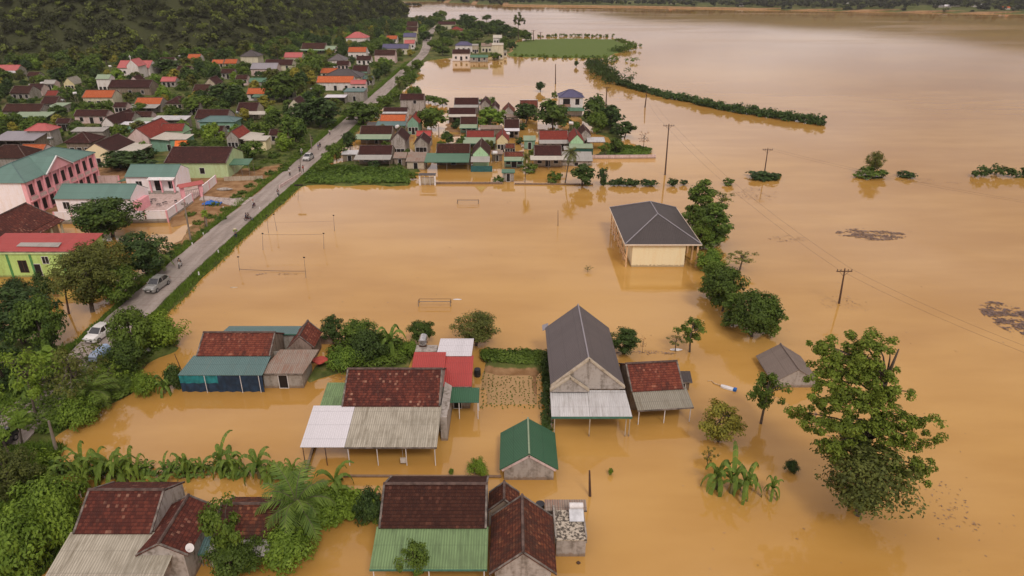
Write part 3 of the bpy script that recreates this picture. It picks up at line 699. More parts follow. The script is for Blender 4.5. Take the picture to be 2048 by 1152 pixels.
def shed(label, x0, x1, pf, pb, zf, zb, roof, wall=None, zg=0.0, name='shed', cat='shed', open_=False, posts=4, skirt=None, tx=0.0, postm=None, group=None, bx0=None, bx1=None):
    """a mono-pitch roof: front edge at image row pf and height zf, back edge at pb and zb"""
    A = G(x0, pf, zf); B = G(x1, pf, zf); C = G(bx1 if bx1 is not None else x1, pb, zb); Dd = G(bx0 if bx0 is not None else x0, pb, zb)
    if bx0 is None: C.x = B.x; Dd.x = A.x
    loc = Vector(((A.x + B.x) / 2, (A.y + C.y) / 2, 0)); root = empty(name, loc, label, cat, 0, group)
    RM = SH.get(roof) or T.get(roof)
    q = [p - loc for p in (A, B, C, Dd)]
    m_ = MB(); m_.slab(q, .07); ro = m_.build('roof', RM, root)
    f = MB(); f.b6(q[0].x, q[1].x, q[0].y - .03, q[0].y + .015, zf - .16, zf - .005); f.build('fascia', GTRIM if 'green' in roof or roof == 'teal' else TRIM, ro)
    HB.append((loc.x, loc.y, (B.x - A.x) / 2, (C.y - A.y) / 2, max(zf, zb)))
    if wall:
        wm = MB(); i = .25; x_0, x_1 = q[0].x + i, q[1].x - i; y0, y1 = q[0].y + i, q[2].y - i
        P = [(x_0, y0), (x_1, y0), (x_1, y1), (x_0, y1)]; zt = [zf - .08, zf - .08, zb - .08, zb - .08]
        for a in range(4):
            c = (a + 1) % 4
            if open_ and a == 0: continue
            wm.face([(P[a][0], P[a][1], zg - 1.3), (P[c][0], P[c][1], zg - 1.3), (P[c][0], P[c][1], zt[c]), (P[a][0], P[a][1], zt[a])])
            s = [(P[a][0] * .98, P[a][1] * .98), (P[c][0] * .98, P[c][1] * .98)]
            wm.face([(s[1][0], s[1][1], zg - 1.3), (s[0][0], s[0][1], zg - 1.3), (s[0][0], s[0][1], zt[a]), (s[1][0], s[1][1], zt[c])])
        wm.build('wall', W_[wall] if isinstance(wall, str) else wall, root)
        if not open_: opening(root, (x_0 + x_1) / 2, max(zg, .05), max(min(zf - .4, zg + 2), zg + .4), min(1.0, (x_1 - x_0) * .3), y0, 'door')
    if open_ or not wall:
        for i in range(posts):
            pm = MB(); x = q[0].x + .15 + (q[1].x - q[0].x - .3) * i / max(posts - 1, 1)
            pm.tube([(x, q[0].y + .15, zg - 1.3), (x, q[0].y + .15, zf - .05)], .05, 6); pm.build('post', postm or POLEM, root)
        if not wall:
            for x in (q[3].x + .15, q[2].x - .15):
                pm = MB(); pm.tube([(x, q[2].y - .15, zg - 1.3), (x, q[2].y - .15, zb - .05)], .05, 6); pm.build('post', postm or POLEM, root)
    return root, q, loc

# ================= left village (ground about 0.7 m above the flood) =================
LV = dict(zg=.7)
def H(label, k, x0, x1, pe, pr, roof, wall, ver=None, **kw):
    kw.setdefault('ze', 3.35); ze = kw.pop('ze'); kw.setdefault('zg', .7)
    return house(label, k, x0, x1, pe, pr, ze, roof, wall, ver=ver, **kw)
H('faded red sheet roofed hall cut off by the left picture edge near the hill foot', 'x', -45, 34, 141, 130, 'pinkred', 'grey', (3, 'silver', .7, 0, 3))
H('wide house wing with salmon red roof spreading left and right of the white chapel front', 'x', 233, 298, 136, 121, 'pinkred', 'white', ze=4.2)
r_, d_ = H('white chapel front with steep salmon gable and dark arched door at the hill foot', 'y', 251, 277, 133, 113, 'pinkred', 'white', ze=6.0, L=8)
cb = MB(); cb.b6(-.1 - d_['W'] / 2, .1 - d_['W'] / 2, -.12, .12, d_['zr'], d_['zr'] + 2.0); cb.b6(-.1 - d_['W'] / 2, .1 - d_['W'] / 2, -.55, .55, d_['zr'] + 1.1, d_['zr'] + 1.35); cb.build('cross', WTRIM, r_)
shed('long pale grey sheet roof right of the white chapel', 284, 335, 137, 128, 3.2, 3.8, 'silver', 'green', zg=.7, open_=True)
H('small brown roofed house with white wall behind the pale sheet roof by the chapel', 'x', 318, 347, 122, 115, 'brown', 'white')
H('orange roofed white house standing alone high against the wooded hill', 'x', 373, 399, 117, 108, 'orange', 'white')
H('low orange roofed house, left one of the adjoining pair under the hill', 'x', 422, 446, 127, 119, 'orange', 'beige')
H('low orange roofed house, right one of the adjoining pair under the hill', 'x', 447, 473, 127, 118, 'orange', 'beige')
H('tall dark roofed villa with white balcony front below the wooded hill', 'x', 478, 516, 113, 100, 'charcoal', 'cream', ze=6.5, hip=True)
H('tiny pale yellow gabled hut by the green field under the hill', 'y', 125, 150, 169, 153, 'olive', 'yellow', L=7)
H('white two storey house with pale green flat roof left of the long maroon roof', 'x', 190, 218, 158, 149, 'palegreen', 'white', ze=6)
H('long maroon tiled house across the garden below the white chapel', 'x', 215, 299, 175, 160, 'brown', 'brownish', ze=4)
H('maroon gable wing with pale pediment rising from the long maroon roof', 'y', 258, 277, 163, 153, 'brown', 'rose', L=6, ze=5)
H('bright pinkish red roofed small house between dense green trees', 'x', 320, 350, 163, 154, 'pinkred', 'grey')
H('brownish red roofed house near the left edge with pale gable wall', 'x', 18, 58, 187, 172, 'dark', 'grey')
H('small dark roofed house beside white water tank near the left edge', 'x', 53, 82, 179, 168, 'brown', 'rose')
H('small bright red roofed house right of the white water tank', 'x', 89, 113, 191, 181, 'red', 'cream')
H('dark brown roofed cottage below the small bright red roof', 'x', 80, 112, 207, 193, 'brown', 'brownish')
H('wide maroon roofed house at left edge with long grey green porch roof', 'x', 3, 80, 223, 208, 'dark', 'grey', (5, 'palegreen', .9, 6, 5))
shed('slanted grey green sheet roof behind the wide maroon roof at left', 92, 122, 214, 205, 3.2, 3.6, 'palegreen', 'grey', zg=.7)
H('orange roofed house with cream gable end and water tank at its left', 'x', 163, 224, 195, 180, 'orange', 'cream', ze=4.2)
shed('pale green porch roof in front of the orange roof with cream gable', 192, 226, 199, 191, 3.0, 3.6, 'palegreen', 'grey', zg=.7, open_=True)
H('brown gabled house half hidden by trees right of the pinkish red roof', 'y', 408, 432, 169, 152, 'brown', 'beige', L=8)
H('maroon roofed cottage with pale gable below the brown gabled house', 'x', 384, 416, 183, 169, 'dark', 'rose')
H('orange tiled house with long grey porch roof and dark open front', 'x', 268, 321, 208, 195, 'orange', 'grey', (4, 'grey', .7, -1, 0))
H('brown hipped roof house right of the orange tiled house with grey porch', 'x', 330, 366, 207, 190, 'brown', 'beige', hip=True)
H('long low brown roofed house with whitish wall and dark small windows', 'x', 146, 213, 232, 220, 'brown', 'rose', ze=3.4)
H('dark brown roof with white pointed gable facing the river side', 'y', 200, 230, 250, 232, 'brown', 'white', L=14)
H('maroon roofed house between white gable and pale flat sheet roofs', 'x', 230, 264, 241, 225, 'brown', 'grey')
H('short red brown roof with rose coloured gable above pale sheets', 'x', 264, 302, 233, 223, 'dark', 'rose')
shed('pale green flat sheet roof below the short red brown roof', 256, 312, 243, 235, 3.0, 3.5, 'palegreen', 'grey', zg=.7)
shed('very bright white sheet roof strip in the middle of the left village', 216, 322, 250, 243, 2.9, 3.3, 'white', 'sea', zg=.7)
shed('light silver sheet roof with dark open front left of the teal hipped hall', 302, 371, 240, 231, 3.4, 3.9, 'silver', 'grey', zg=.7, open_=True)
H('wide maroon tiled house behind the teal hipped hall', 'x', 388, 454, 237, 219, 'brown', 'stain', ze=4)
H('teal hipped sheet roof hall with teal walls beside a white tank', 'x', 394, 470, 244, 232, 'teal', 'sea', hip=True, ze=4, slope=.4)
H('purple brown tiled house with beige porch right of the teal hall', 'x', 472, 514, 222, 205, 'brown', 'beige', (3, 'cream', .6, 2, 4))
H('maroon gable house with bare rose gable wall and wide beige side porch', 'y', 252, 300, 277, 257, 'red', 'rose', (5.0, 'cream', .5), L=15, ze=4.4)
H('bright brick red roof with light green gable end beside the maroon gable house', 'x', 318, 365, 262, 247, 'red', 'green', ze=4.6)
r_, q_, l_ = shed('sea green box shed with cream roof and hanging orange tarpaulin', 297, 372, 279, 268, 4.0, 4.3, 'cream', 'sea', zg=.5)
tb = MB(); tb.slab([q_[1] + Vector((-3.0, -.1, -.3)), q_[1] + Vector((.4, -.1, -.2)), q_[1] + Vector((1.5, 1.2, -.5)), q_[1] + Vector((1.5, -.9, -1.6)), q_[1] + Vector((-3.0, -1.2, -1.8))], .04)
tb.build('tarpaulin', plain('orange_tarp', (.85, .18, .03), .6), r_)
H('two storey house with salmon roof and long grey lean-to near the left edge', 'x', 48, 100, 262, 247, 'pinkred', 'stain', ze=5.0, hip=True)
shed('long silver grey lean-to roof running off the left picture edge', -20, 68, 281, 262, 3.6, 4.6, 'lilac', 'brownish', zg=.7, open_=True)
H('dark maroon hipped roof house with brown gable behind the yellow gabled house', 'x', 126, 181, 286, 263, 'brown', 'brownish', hip=True, ze=4.2)
shed('long light grey workshop roof above the dark maroon hipped roof', 140, 206, 263, 254, 4.2, 4.7, 'grey', 'grey', zg=.7)
H('dark roofed house with pale yellow triangular gable left of the white porch', 'y', 162, 224, 305, 287, 'brown', 'paleyellow', (4.5, 'cream', .6), L=11.5, ze=4.4)
H('orange roofed house with white gable right behind the green school roof', 'x', 36, 86, 303, 288, 'orange', 'white', ze=5)
H('dark maroon roofed house touching the left picture edge above the school', 'x', -40, 52, 316, 290, 'dark', 'grey', ze=5, hip=True)
shed('olive yellow sheet roof below the orange roofed house with white gable', 14, 62, 320, 309, 3.6, 4.2, 'olive', 'grey', zg=.7)
H('red brown gabled house with bare brick gable and beige side porch near the flooded yard', 'y', 450, 478, 277, 260, 'red', 'stain', (4.0, 'cream', .5), L=9, ze=4)
shed('small pale green shed standing in the flooded yard beside bushes', 486, 532, 281, 271, 3.6, 4.0, 'cream', 'paleyellow', zg=.2)
H('lilac grey sheet roofed hall at the foot of the hill', 'x', 500, 553, 138, 126, 'lilac', 'rose', ze=4)
H('low brown roofed house with cream wall right of the lilac hall', 'x', 528, 584, 130, 119, 'brown', 'cream')
H('small bright pinkish red roofed house with cream front below the hill', 'x', 567, 603, 115, 105, 'pinkred', 'cream', ze=4)
H('wide dark red roofed house with green porch under the hill woods', 'x', 602, 650, 98, 86, 'dark', 'grey', (3, 'palegreen', .5, -5, 5))
H('small pale sea green roofed house right of the wide dark red roof', 'x', 648, 672, 98, 92, 'palegreen', 'rose')
H('round looking grey violet hipped roof with teal fascia and white walls', 'x', 654, 689, 121, 106, 'greymetal', 'white', hip=True, ze=4.6)
H('orange red roofed house with tall white side wall', 'x', 695, 732, 104, 94, 'orange', 'white', ze=4.5)
H('white villa with red roof turrets just under the wooded hill', 'x', 690, 734, 76, 64, 'pinkred', 'white', ze=6, hip=True)
H('dark slate roofed wide house with white wall near the far road', 'x', 764, 817, 97, 88, 'blue', 'cream', ze=4)
H('faded rose roofed villa with cream turret below the slate roof', 'x', 748, 790, 110, 100, 'dark', 'rose', ze=5)
H('small bright red roof on a white box house beside the far road', 'x', 808, 829, 87, 80, 'pinkred', 'white', ze=4)
H('purple grey roofed house near the far road bend', 'x', 806, 832, 74, 66, 'blue', 'cream', ze=5)
H('maroon roof house farthest up the road on its left', 'x', 813, 834, 52, 43, 'dark', 'beige', ze=5)
H('red brown roof above a yellow wall left of the far road', 'x', 812, 834, 62, 54, 'dark', 'yellow', ze=4)
H('brown cottage with green porch right of the dense trees by the road', 'x', 704, 735, 143, 131, 'brown', 'grey', (2.5, 'green', .5))
H('small teal roofed shed right of the big grey hipped roof', 'x', 722, 746, 158, 151, 'teal', 'grey')
H('orange roof corner behind the big grey hipped roof', 'x', 640, 674, 146, 136, 'orange', 'cream')
H('large slate grey hipped roof hall by the road', 'x', 642, 722, 155, 138, 'charcoal', 'cream', hip=True, ze=4.6, slope=.45)
H('long vivid orange roof with white walls in front of the slate hipped hall', 'x', 632, 706, 165, 152, 'orange', 'white', ze=4.2)
H('salmon red roofed front wing at the right end of the long orange roof', 'x', 700, 731, 168, 160, 'pinkred', 'rose', ze=4)
shed('teal box house with flat roof beside the road shop', 686, 728, 183, 176, 4.4, 4.6, 'teal', 'grey', zg=.6)
shed('bright white flat roof strip in front of the teal box house', 648, 690, 195, 189, 3.0, 3.3, 'white', 'grey', zg=.6, open_=True)
H('brown gabled cottage with cream gable wall among dense trees', 'y', 574, 604, 214, 198, 'brown', 'cream', L=8)
H('orange tiled house with white gable wall among the dark trees', 'x', 492, 545, 188, 176, 'orange', 'white', (3, 'green', .6, 3, 2))
H('small dark red gable right of the orange tiled house', 'y', 543, 560, 182, 169, 'red', 'white', L=6)
H('low teal green roof at the left of the dark tree mass', 'x', 497, 531, 164, 156, 'green', 'grey')
H('small maroon roofed cottage behind the flooded vegetable garden', 'x', 537, 577, 270, 259, 'brown', 'beige')
H('house with long dark brown roof and lime green walls beside the school', 'x', 327, 452, 326, 294, 'brown', plaster('wall_lime_pale', (.50, .62, .34), .15), ze=4.3, slope=.42, ops=[(1.2, 1.6, 3.0, 1.1, 'window', 'front')])
shed('green sheet porch roof on posts beside the lime green house', 450, 497, 329, 317, 3.5, 4.1, 'green', None, zg=.4)

H('brown cottage roof peeping out between trees left of the orange tiled house', 'x', 225, 252, 214, 205, 'brown', 'rose')
H('rusty brown roof behind the teal hipped hall, farther left one', 'x', 372, 398, 215, 206, 'dark', 'stain')
H('dark red roof among the trees under the low orange roofed pair', 'x', 440, 468, 146, 138, 'dark', 'grey')
H('small maroon house between the hill foot trees and the brown gabled house', 'x', 352, 380, 140, 132, 'brown', 'beige')
H('reddish roof hidden by trees above the teal green low roof', 'x', 470, 494, 158, 150, 'dark', 'rose')
H('small grey roofed house left of the pale yellow gabled hut', 'x', 84, 108, 168, 160, 'grey', 'rose')
H('little dark red house left of the yellow hut by the field', 'x', 52, 76, 152, 144, 'dark', 'grey')
H('brown roof half buried in trees right of the orange tiled house with white gable', 'x', 560, 586, 186, 177, 'brown', 'grey')
H('maroon roof between the slate hipped hall and the round violet roof', 'x', 672, 698, 130, 122, 'brown', 'rose')
H('long dark roof in the trees left of the faded rose villa', 'x', 712, 742, 120, 112, 'brown', 'white')
H('tiny orange roof near the far road among palms', 'x', 772, 794, 78, 71, 'orange', 'white')
H('dark tiled house in the trees above the grey workshop roof', 'x', 110, 138, 246, 237, 'brown', 'brownish')
H('brown roof left of the small green shed in the flooded yard', 'x', 418, 446, 262, 252, 'brown', 'stain')
# ================= middle village, flooded =================
def Mh(label, k, x0, x1, pe, pr, roof, wall, ver=None, **kw):
    kw.setdefault('ze', 2.9); ze = kw.pop('ze'); kw.setdefault('zg', .0)
    return house(label, k, x0, x1, pe, pr, ze, roof, wall, ver=ver, **kw)
Mh('two storey bare grey house with dark maroon roof beside the pond', 'x', 799, 848, 199, 188, 'brown', 'stain', ze=5.5, ops=[(.9, 4.0, 5.2, 1.0, 'window', 'front')])
Mh('maroon roof with pale porch strip directly above the vivid orange roof', 'x', 766, 815, 223, 215, 'brown', 'white', (2, 'silver', .3))
Mh('house with vivid orange roof and grey blue porch in the flooded village', 'x', 759, 811, 242, 229, 'orange', 'white', (3.6, 'teal', .7, -.7, .5))
Mh('small gabled house with red roof, pale gable and dark green front', 'y', 812, 839, 247, 226, 'red', 'sea', L=9, ze=3.4)
Mh('maroon roofed house with grey green porch in front of the orange roof', 'x', 719, 784, 268, 252, 'dark', 'brownish', (3.5, 'palegreen', .7, -1, 0))
Mh('gabled house with patchy bare stone gable wall and brown roof', 'y', 779, 813, 283, 263, 'brown', 'stain', L=8, ze=4.2)
Mh('dark brown roofed house with grey porch farthest back by the pond', 'x', 908, 957, 209, 196, 'brown', 'grey', (3, 'grey', .5), ze=3.4)
Mh('grey plastered gable house right of the farthest dark brown roof', 'y', 959, 981, 211, 199, 'brown', 'grey', L=8, ze=3.5)
Mh('weathered grey gable house second to the right by the pond', 'y', 981, 999, 219, 207, 'brown', 'stain', L=8, ze=3.3)
Mh('long brown roof with cream porch strip and dark blue front', 'x', 897, 952, 228, 216, 'brown', 'brownish', (2.5, 'cream', .5))
Mh('small maroon roofed house with light green porch left of the round tree', 'x', 920, 955, 248, 234, 'dark', 'sea', (3.2, 'palegreen', .6))
Mh('house with crimson roof and wide pale green porch', 'x', 932, 989, 274, 261, 'red', 'sea', (4.5, 'palegreen', .8, -.6, .4))
Mh('small crimson gable house with yellow gable beside the crimson roof', 'y', 991, 1018, 282, 264, 'red', 'yellow', L=8, ze=3.2)
Mh('small crimson sheet roof behind the grey garden gable', 'x', 832, 862, 272, 262, 'redmetal', 'grey', ze=3)
Mh('brown gabled hut with grey gable in the garden of the flooded village', 'y', 826, 858, 289, 275, 'brown', 'grey', L=7, ze=3)
Mh('dark brown roofed house with grey porch behind the green crop plot', 'x', 716, 784, 309, 291, 'brown', 'brownish', (3, 'grey', .6, -.6, 0), ze=2.8)
shed('long reddish weathered sheet roof beside the garden', 786, 812, 316, 304, 2.4, 3.2, 'rusty', 'brownish')
shed('long grey brown weathered sheet roof at the garden wall', 811, 850, 323, 304, 2.2, 3.2, 'rusty', 'beige')
Mh('maroon roofed house with broad sea green veranda on posts at the flood edge', 'x', 872, 940, 306, 288, 'dark', 'brownish', (5.6, 'green', .9, -2.4, 0), ze=3.2)
r_, d_ = Mh('gabled house with brown roof, mint green gable and blue green tarpaulin front', 'y', 942, 980, 311, 292, 'dark', 'green', L=9, ze=3.6, ops=[])
tp = MB(); tp.slab([(-d_['W'] / 2 - 2.2, -d_['D'], 2.5), (-d_['W'] / 2 - 2.2, d_['D'], 2.5), (-d_['W'] / 2 + .1, d_['D'], 3.4), (-d_['W'] / 2 + .1, -d_['D'], 3.4)], .06); tp.build('porch_roof', SH['grey'], r_)
tp = MB(); tp.b6(-d_['W'] / 2 - 2.1, -d_['W'] / 2 - 2.05, -d_['D'] - .6, d_['D'], -.5, 1.5); tp.build('tarpaulin', plain('tarp_blue_green', (.03, .12, .12), .5), r_)
Mh('low brown roofed house with green porch right of the mint gable', 'x', 1008, 1048, 313, 304, 'oldred', 'sea', (2.4, 'palegreen', .5), ze=2.9)
Mh('brown roofed house with cream porch beside the leaning coconut palm', 'x', 1068, 1124, 311, 291, 'brown', 'beige', (2.6, 'cream', .5, -1, 1), ze=3)
Mh('house with deep crimson roof and grey porch at the right of the flooded village', 'x', 1078, 1137, 279, 261, 'red', 'grey', (2.8, 'grey', .5), ze=3.2)
r_, d_ = Mh('mint green gabled house with bright red roof and dark green lower wall', 'y', 1138, 1170, 285, 262, 'red', 'green', L=9, ze=3.6, ops=[])
tp = MB(); tp.slab([(-d_['W'] / 2 - 2.2, -d_['D'] - 2, 2.6), (-d_['W'] / 2 - 2.2, d_['D'], 2.6), (-d_['W'] / 2 + .1, d_['D'], 3.3), (-d_['W'] / 2 + .1, -d_['D'] - 2, 3.3)], .06); tp.build('porch_roof', SH['palegreen'], r_)
tp = MB(); tp.b6(-d_['W'] / 2 - 2.1, -d_['W'] / 2 - 2.05, -d_['D'] - 2, d_['D'], -.5, 2.4); tp.build('tarpaulin', plain('tarp_dark_green', (.02, .085, .065), .5), r_)
Mh('brown roof tucked behind the bright red gable of the mint house', 'y', 1158, 1184, 272, 257, 'dark', 'stain', L=8, ze=3.4)
shed('white sheet carport roof beside the mint gabled house', 1175, 1211, 284, 274, 2.4, 3.0, 'silver', None)
r_, d_ = Mh('white two storey villa with violet blue hipped roof at the water edge', 'x', 1117, 1169, 195, 179, 'blue', 'white', hip=True, ze=6.4, slope=.55, ops=[(-1.6, 4.0, 5.9, 2.4, 'window', 'front'), (2.1, 3.9, 5.9, 1.4, 'window', 'front')])
bb = MB(); bb.slab([(-d_['W'] / 2 + 1, -d_['D'] - 2.4, 2.3), (d_['W'] / 2, -d_['D'] - 2.4, 2.3), (d_['W'] / 2, -d_['D'] + .5, 3.0), (-d_['W'] / 2 + 1, -d_['D'] + .5, 3.0)], .08); bb.build('awning', SH['green'], r_)
bb = MB(); bb.b6(-d_['W'] / 2 + .4, -.2, -d_['D'] + .1, -d_['D'] + .16, 3.3, 4.1); bb.build('balcony_rail', plain('rail_brick', (.36, .20, .15)), r_)
for x_ in (-d_['W'] / 2 + .6, -.1):
    bb = MB(); bb.b6(x_ - .12, x_ + .12, -d_['D'] + .2, -d_['D'] + .42, 3.1, 6.4); bb.build('column', WTRIM, r_)
Mh('rust red tiled roof of two halves left of the blue roofed villa', 'x', 1040, 1076, 214, 200, 'oldred', 'stain', ze=3.2, capm=WTRIM)
Mh('shabby brown gable house between the trees behind the flooded village', 'y', 1004, 1030, 226, 213, 'oldred', 'stain', L=8, ze=3)
Mh('dark brown roofed house with white porch strip behind the yellow gable', 'x', 1008, 1039, 256, 239, 'brown', 'beige', (2.4, 'white', .4), ze=3)
shed('small grey green roof with white strip left of the deep crimson roof', 1047, 1072, 281, 271, 2.6, 3.0, 'palegreen', 'sea')
shed('slanted weathered roof half under water behind the coconut palm', 1120, 1186, 322, 303, 1.4, 2.8, 'grey', 'stain')
Mh('tiny house with rusty tile roof left of the cream porch by the palm', 'x', 1010, 1030, 296, 288, 'oldred', 'yellow', ze=2.5)
shed('low lean-to with white sheet roof left of the dark roof behind the crop plot', 682, 714, 309, 300, 2.0, 2.5, 'silver', 'brownish')
shed('dark blue grey lean-to at the left of the vivid orange roof', 733, 759, 250, 244, 2.2, 2.6, 'charcoal', 'brownish')
shed('brown lean-to wedged between the round tree and the rust red roof', 1012, 1038, 234, 226, 2.2, 2.8, 'rusty', 'stain')
shed('long brown cookhouse roof behind the crimson roof with pale green porch', 960, 1004, 258, 250, 2.3, 2.8, 'rusty', 'brownish')
shed('faded red shed roof below the mint gable house with brown roof', 982, 1006, 308, 300, 2.0, 2.5, 'rusty', 'brownish')
shed('grey shed roof tucked between the coconut palm and the mint green gabled house', 1128, 1152, 300, 292, 2.0, 2.4, 'grey', 'brownish')
# gate hut and box shed at the flood edge
r_, q_, l_ = shed('small open gate hut with dark flat roof and white corner curtains', 837, 871, 350, 346, 2.5, 2.6, 'charcoal', None, name='gate_hut', cat='hut', postm=WTRIM)
cbm = MB()
for x_ in (q_[0].x + .2, q_[1].x - .2): cbm.b6(x_ - .18, x_ + .18, q_[0].y + .08, q_[0].y + .22, -.3, 2.4)
cbm.build('curtain', WTRIM, r_); gb = MB(); gb.b6(q_[0].x + .45, q_[1].x - .45, q_[0].y + .5, q_[0].y + .56, -.3, 1.9); gb.build('gate_panel', W_['beige'], r_)
shed('narrow grey box shed with green roof standing in the water', 1003, 1030, 345, 338, 2.3, 2.5, 'green', 'grey')

# ================= far village beyond the pond =================
def Fh(label, k, x0, x1, pe, pr, roof, wall, ver=None, **kw):
    kw.setdefault('ze', 4.2); ze = kw.pop('ze')
    return house(label, k, x0, x1, pe, pr, ze, roof, wall, ver=ver, zg=.4, **kw)
Fh('long cream house with dark brown roof at the far end of the road', 'x', 876, 911, 49, 43, 'brown', 'cream')
Fh('red roofed house beside the far road among dark trees', 'x', 898, 926, 61, 53, 'red', 'beige', hip=True)
Fh('violet roofed white house above the far pond', 'x', 909, 945, 91, 83, 'blue', 'white', hip=True)
Fh('dark red gabled house with open white front at the far pond', 'x', 904, 940, 107, 99, 'dark', 'white')
Fh('plain beige box house right of the violet roofed house', 'x', 944, 957, 91, 88, 'grey', 'beige', ze=5)
Fh('tall white two storey house at the right of the far pond', 'x', 984, 1007, 90, 86, 'cream', 'cream', ze=8)
Fh('small tan roofed house in front of the tall white far house', 'x', 996, 1014, 105, 101, 'olive', 'cream', ze=3)
Fh('low grey green roof at the far pond shore', 'x', 940, 976, 115, 110, 'green', 'grey', ze=2.6)
Fh('little white house among trees near the river bend', 'x', 986, 1004, 76, 70, 'cream', 'white')
Fh('little cream house between trees above the far pond', 'x', 962, 984, 92, 86, 'rusty', 'cream')
# ================= near buildings =================
def merge(main, sub):
    sub = sub[0]
    d = sub.location - main.location; r = main.rotation_euler.z
    for c in list(sub.children):
        c.parent = main; v = c.location + d; c.location = Matrix.Rotation(-r, 3, 'Z') @ v; c.rotation_euler.z = sub.rotation_euler.z - r
    bpy.data.objects.remove(sub)
def px_of(xl, xr, yf, ze):
    a = Proj(xl, yf, ze); b_ = Proj(xr, yf, ze); return a[0], b_[0], a[1]
# big house with patched corrugated veranda
rA, dA = house('old house with mottled red tile roof and long veranda of white and grey sheets', 'x', 683, 880, 813, 738, 3.5, 'oldmix', 'grey', near=True,
    ver=(5.4, 'fibro', 1.1, 1.4, .15))
q = MB(); W, D = dA['W'], dA['D']
q.slab([(-W / 2 - 3.0, -D - 5.4, 2.42), (-W / 2 + 1.38, -D - 5.4, 2.42), (-W / 2 + 1.38, -D + .2, 3.48), (-W / 2 - 3.0, -D + .2, 3.48)], .06)
q.build('white_veranda_roof', SH['white'], rA, label='clean white sheet half of the veranda roof')
for x_ in (-W / 2 - 2.8, -W / 2 - .6):
    q = MB(); q.tube([(x_, -D - 5.2, -2), (x_, -D - 5.2, 2.35)], .05, 6); q.build('post', DPOLE, rA)
q = MB(); q.slab([(W / 2 + .05, -D + .2, 3.1), (W / 2 + .9, -D + .2, 3.0), (W / 2 + .9, D, 3.2), (W / 2 + .05, D, 3.3)], .1); q.b6(W / 2 + .1, W / 2 + .8, -D - 1.2, D - .5, -2, 3.0); q.build('side_wall', W_['stain'], rA)
q = MB(); q.b6(1.6, 2.15, -D - 5.28, -D - 5.22, .35, 1.0); q.tube([(1.88, -D - 5.25, 1.0), (1.88, -D - 5.25, 2.4)], .015, 4); q.build('hanging_board', plain('pale_board', (.55, .50, .45)), rA)
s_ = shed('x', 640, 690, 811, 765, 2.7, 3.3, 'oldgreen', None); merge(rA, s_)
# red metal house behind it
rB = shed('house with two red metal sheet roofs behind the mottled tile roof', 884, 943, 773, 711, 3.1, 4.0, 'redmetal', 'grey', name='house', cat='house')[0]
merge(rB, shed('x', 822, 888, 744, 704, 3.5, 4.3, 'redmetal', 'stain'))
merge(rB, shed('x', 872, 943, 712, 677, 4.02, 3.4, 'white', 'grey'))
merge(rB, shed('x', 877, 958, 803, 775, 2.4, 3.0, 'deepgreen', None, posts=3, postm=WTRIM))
q_ = G(830, 703, 3.2); q = MB(); q.b6(q_.x, q_.x + 2.6, q_.y, q_.y + 1.6, -1, 3.2); q.build('terrace', W_['stain'], rB, loc=-rB.location)
# water tank
p = G(847, 690, 3.25); t_ = empty('water_tank', p, 'shiny steel water tank lying on the terrace of the red metal house', 'water tank')
q = MB(); q.tube([(0, -.75, .75), (0, -.65, .75), (0, .65, .75), (0, .75, .75)], [.30, .52, .52, .30], 14); q.build('tank', STEEL, t_)
q = MB()
for y_ in (-.45, .45): q.b6(-.45, .45, y_ - .05, y_ + .05, 0, .35)
q.build('stand', DPOLE, t_)
def barrel(px, py, z, label, r=.42, h=.95):
    p = G(px, py, z); e_ = empty('barrel', p, label, 'barrel'); q = MB(); q.tube([(0, 0, 0), (0, 0, h * .3), (0, 0, h * .7), (0, 0, h)], [r * .92, r, r, r * .92], 14)
    q.tube([(0, 0, h), (0, 0, h + .01)], [r * .75, r * .75], 14, 1); q.build('drum', [plain('black_plastic', (.02, .02, .025), .35, .5), DARK], e_)
    q = MB(); q.tube([(0, 0, h + .0), (0, 0, h + .05)], [r * .98, r * .98], 14); q.build('rim', plain('black_plastic', (.02, .02, .025)), e_)
barrel(955, 752, 0, 'black barrel standing in the garden beside the red metal roof'); barrel(1080, 1024, .4, 'black barrel beside the rusty corrugated lean-to')
# teal awning house
rC, dC = house('tiled house behind the big teal awning with turquoise tarpaulin skirt', 'x', 392, 540, 712, 665, 3.0, 'oldred', 'brownish', near=True, ops=[])
W, D = dC['W'], dC['D']; q = MB()
q.slab([(-W / 2 - .9, -D - 3.3, 2.35), (W / 2 + .05, -D - 3.3, 2.35), (W / 2 + .05, -D + .2, 2.95), (-W / 2 - .4, -D + .2, 2.95)], .06); q.build('awning', SH['teal'], rC)
TQ = plain('turquoise_tarp', (.02, .22, .24), .5, var=.35); NV = plain('navy_tarp', (.02, .045, .085), .5, var=.4)
q = MB(); n_ = 26; x_a, x_b = -W / 2 - .85, W / 2
for i in range(n_):
    xa = x_a + (x_b - x_a) * i / n_; xb = x_a + (x_b - x_a) * (i + 1) / n_; ya = -D - 3.2 + .10 * math.sin(i * 1.9); yb = -D - 3.2 + .10 * math.sin((i + 1) * 1.9)
    q.face([(xa, ya, 1.2), (xb, yb, 1.2), (xb, yb, 2.3), (xa, ya, 2.3)], 0 if i < 12 else 1); q.face([(xa, ya, -.6), (xb, yb, -.6), (xb, yb, 1.2), (xa, ya, 1.2)], 1)
q.build('tarpaulin', [TQ, NV], rC)
for x_ in (-W / 2 + 2.2, 1.9, W / 2 - .4):
    q = MB(); q.tube([(x_, -D - 3.36, -1), (x_, -D - 3.36, 2.3)], .04, 6); q.build('post', WTRIM, rC)
shed('teal sheet roof of the back kitchen behind the teal awning house', 440, 596, 668, 652, 2.9, 2.5, 'teal', 'grey')
